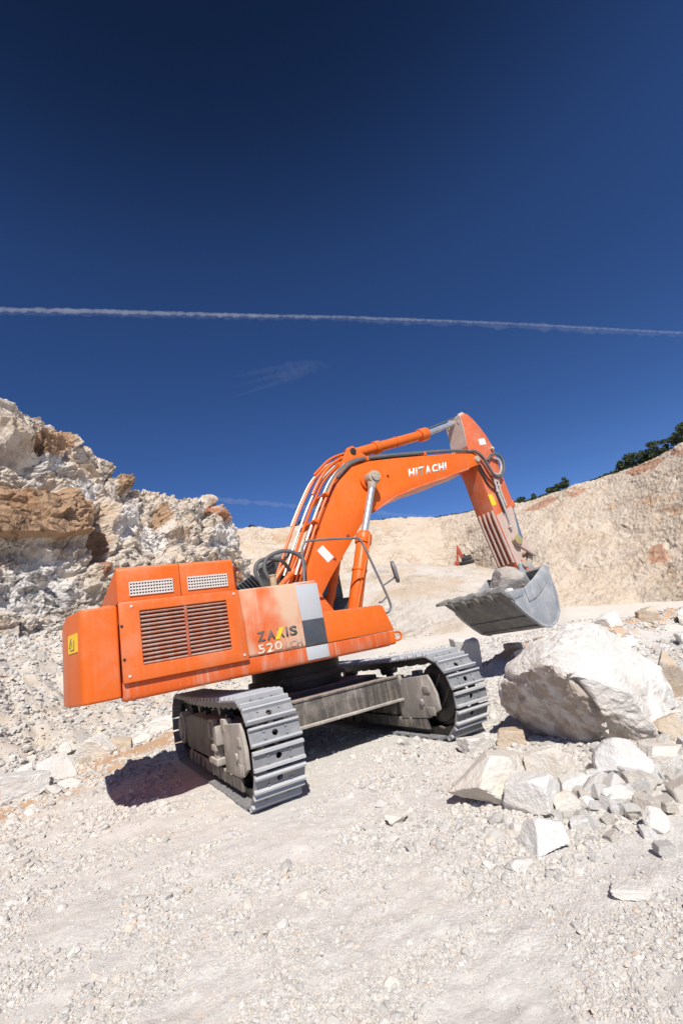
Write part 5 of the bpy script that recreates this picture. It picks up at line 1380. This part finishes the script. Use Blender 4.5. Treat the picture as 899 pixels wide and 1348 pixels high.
# low scrub along the rim
def build_scrub():
    r = np.random.default_rng(77); V = []
    for a in np.arange(20, 76, 0.05):
        if r.uniform() < 0.25: continue
        p = on_wall(a); nl = 14
        q = p + r.normal(size=(nl, 3)) * np.array([0.35, 0.35, 0.18]) + np.array([0, 0, 0.25])
        e1 = r.normal(size=(nl, 3)); e1 /= np.linalg.norm(e1, axis=1, keepdims=True); e2 = np.cross(e1, r.normal(size=(nl, 3))); e2 /= np.linalg.norm(e2, axis=1, keepdims=True)
        s = r.uniform(0.1, 0.26, (nl, 1)) * (0.6 + 0.9 * (r.uniform() < .3))
        V.append(np.stack([q - e1 * s, q + e2 * s, q + e1 * s, q - e2 * s], 1).reshape(-1, 3))
    V = np.concatenate(V)
    return link('scrub', mesh_np('scrub', V, np.arange(len(V)).reshape(-1, 4)), M['foliage'])
tag(build_scrub(), kind='stuff')

# ------------------------------------------------------------------ contrail and wisps of cirrus: thin bodies of ice cloud
def cloud_material(name, dens):
    m = bpy.data.materials.new(name); m.use_nodes = True; nt = m.node_tree
    nt.nodes.remove(nt.nodes['Principled BSDF'])
    v = nt.nodes.new('ShaderNodeVolumeScatter'); v.inputs['Color'].default_value = (1, 1, 1, 1); v.inputs['Density'].default_value = dens; v.inputs['Anisotropy'].default_value = -0.2
    nt.links.new(v.outputs[0], nt.nodes['Material Output'].inputs['Volume'])
    return m
def cloud_tube(name, path, radii, squash, seed, mat, lump=0.45, freq=1.0, nseg=500, drop=0.0):
    path = np.array(path, float); s = np.linspace(0, 1, len(path)); t = np.linspace(0, 1, nseg)
    c = np.stack([np.interp(t, s, path[:, k]) for k in range(3)], 1)
    for _ in range(60): c[1:-1] = (c[:-2] + 2 * c[1:-1] + c[2:]) / 4
    r = np.interp(t, np.linspace(0, 1, len(radii)), radii)
    d = np.gradient(c, axis=0); d /= np.linalg.norm(d, axis=1, keepdims=True)
    up = np.array([0, 0, 1.0]); sd = np.cross(d, up); sd /= np.linalg.norm(sd, axis=1, keepdims=True); u2 = np.cross(sd, d)
    seg = 20; a = np.linspace(0, 2 * np.pi, seg, endpoint=False)
    dirs = np.cos(a)[None, :, None] * sd[:, None, :] + np.sin(a)[None, :, None] * u2[:, None, :] * squash
    base = (c[:, None, :] + dirs * r[:, None, None])
    q = base.reshape(-1, 3) / (np.repeat(r, seg)[:, None] * 2.2) * freq
    nz = fbm(q, 4, seed)
    low = np.tile(np.clip(-np.sin(a), 0, 1), nseg)
    sc = np.clip(1 + lump * nz + drop * low * np.clip(0.4 + 1.2 * fbm(q * 0.7 + 7, 3, seed + 5), 0, 2), 0.1, 4)
    end = np.repeat(np.clip(np.minimum(t, 1 - t) / 0.02, 0.02, 1), seg)
    V = c[:, None, :] + dirs * (r[:, None] * (sc * end).reshape(nseg, seg))[:, :, None]
    I = np.arange(nseg * seg).reshape(nseg, seg); J = np.roll(I, -1, 1)
    qd = np.stack([I[:-1], I[1:], J[1:], J[:-1]], -1).reshape(-1, 4)
    me = mesh_np(name, V.reshape(-1, 3), qd, smooth=True)
    bm = bmesh.new(); bm.from_mesh(me); bmesh.ops.holes_fill(bm, edges=bm.edges, sides=seg + 2); bmesh.ops.recalc_face_normals(bm, faces=bm.faces); bm.to_mesh(me); bm.free()
    return link(name, me, mat)
TRAIL = [(-700, 1880, 1430), (-207, 1943, 1551), (65, 1920, 1592), (452, 1847, 1614), (839, 1724, 1595), (1208, 1551, 1535), (1546, 1339, 1428), (1852, 1082, 1274), (2066, 847, 1114), (2218, 628, 957), (2330, 300, 720)]
o = cloud_tube('contrail', TRAIL, [8.5, 8.5, 8.5, 8, 7, 5.5, 5, 4, 3.6, 3.6, 3.6], 1.0, 5, cloud_material('contrail_ice', 0.017), 0.6, 0.6, 1800, 1.1)
tag(o, 'long straight white aircraft trail across the dark blue sky', 'contrail')
o = cloud_tube('contrail', [(p[0], p[1], p[2] - 9) for p in TRAIL], [14, 14, 13, 12, 11, 11, 13, 14, 12, 10, 9], 0.9, 25, cloud_material('contrail_fringe_ice', 0.0024), 0.7, 0.6, 900, 0.9)
tag(o, 'faint ragged fringe of ice haze hanging just under the aircraft trail', 'contrail')
WISP = cloud_material('cirrus_ice', 0.00045)
for k in range(7):
    dz = (k - 3) * 17; sh = (k * 53) % 130 - 70
    o = cloud_tube('cirrus_wisp', [(760 + sh, 1960, 1312 + dz * 1.5), (860 + sh, 1910, 1330 + dz * 1.2), (960 + sh, 1850, 1342 + dz), (1077 + sh, 1790, 1366 + dz * .6), (1150 + sh, 1745, 1378 + dz * .3), (1200 + sh, 1715, 1382)], [4, 14, 24, 28, 18, 4], 0.35, 9 + k, WISP, 0.8, 0.35, 260)
    tag(o, 'faint feathery strand of cirrus below the aircraft trail', 'cloud', 'cirrus strands')
o = cloud_tube('cirrus_wisp', [(600, 2290, 860), (740, 2238, 815), (960, 2160, 765), (1183, 2077, 704), (1460, 1922, 622), (1619, 1810, 560), (1700, 1740, 540)], [16, 20, 18, 14, 15, 14, 8], 0.7, 10, cloud_material('low_cirrus_ice', 0.0025), 0.7, 0.8, 260)
tag(o, 'thin pale cirrus streak low in the sky behind the boom', 'cloud')
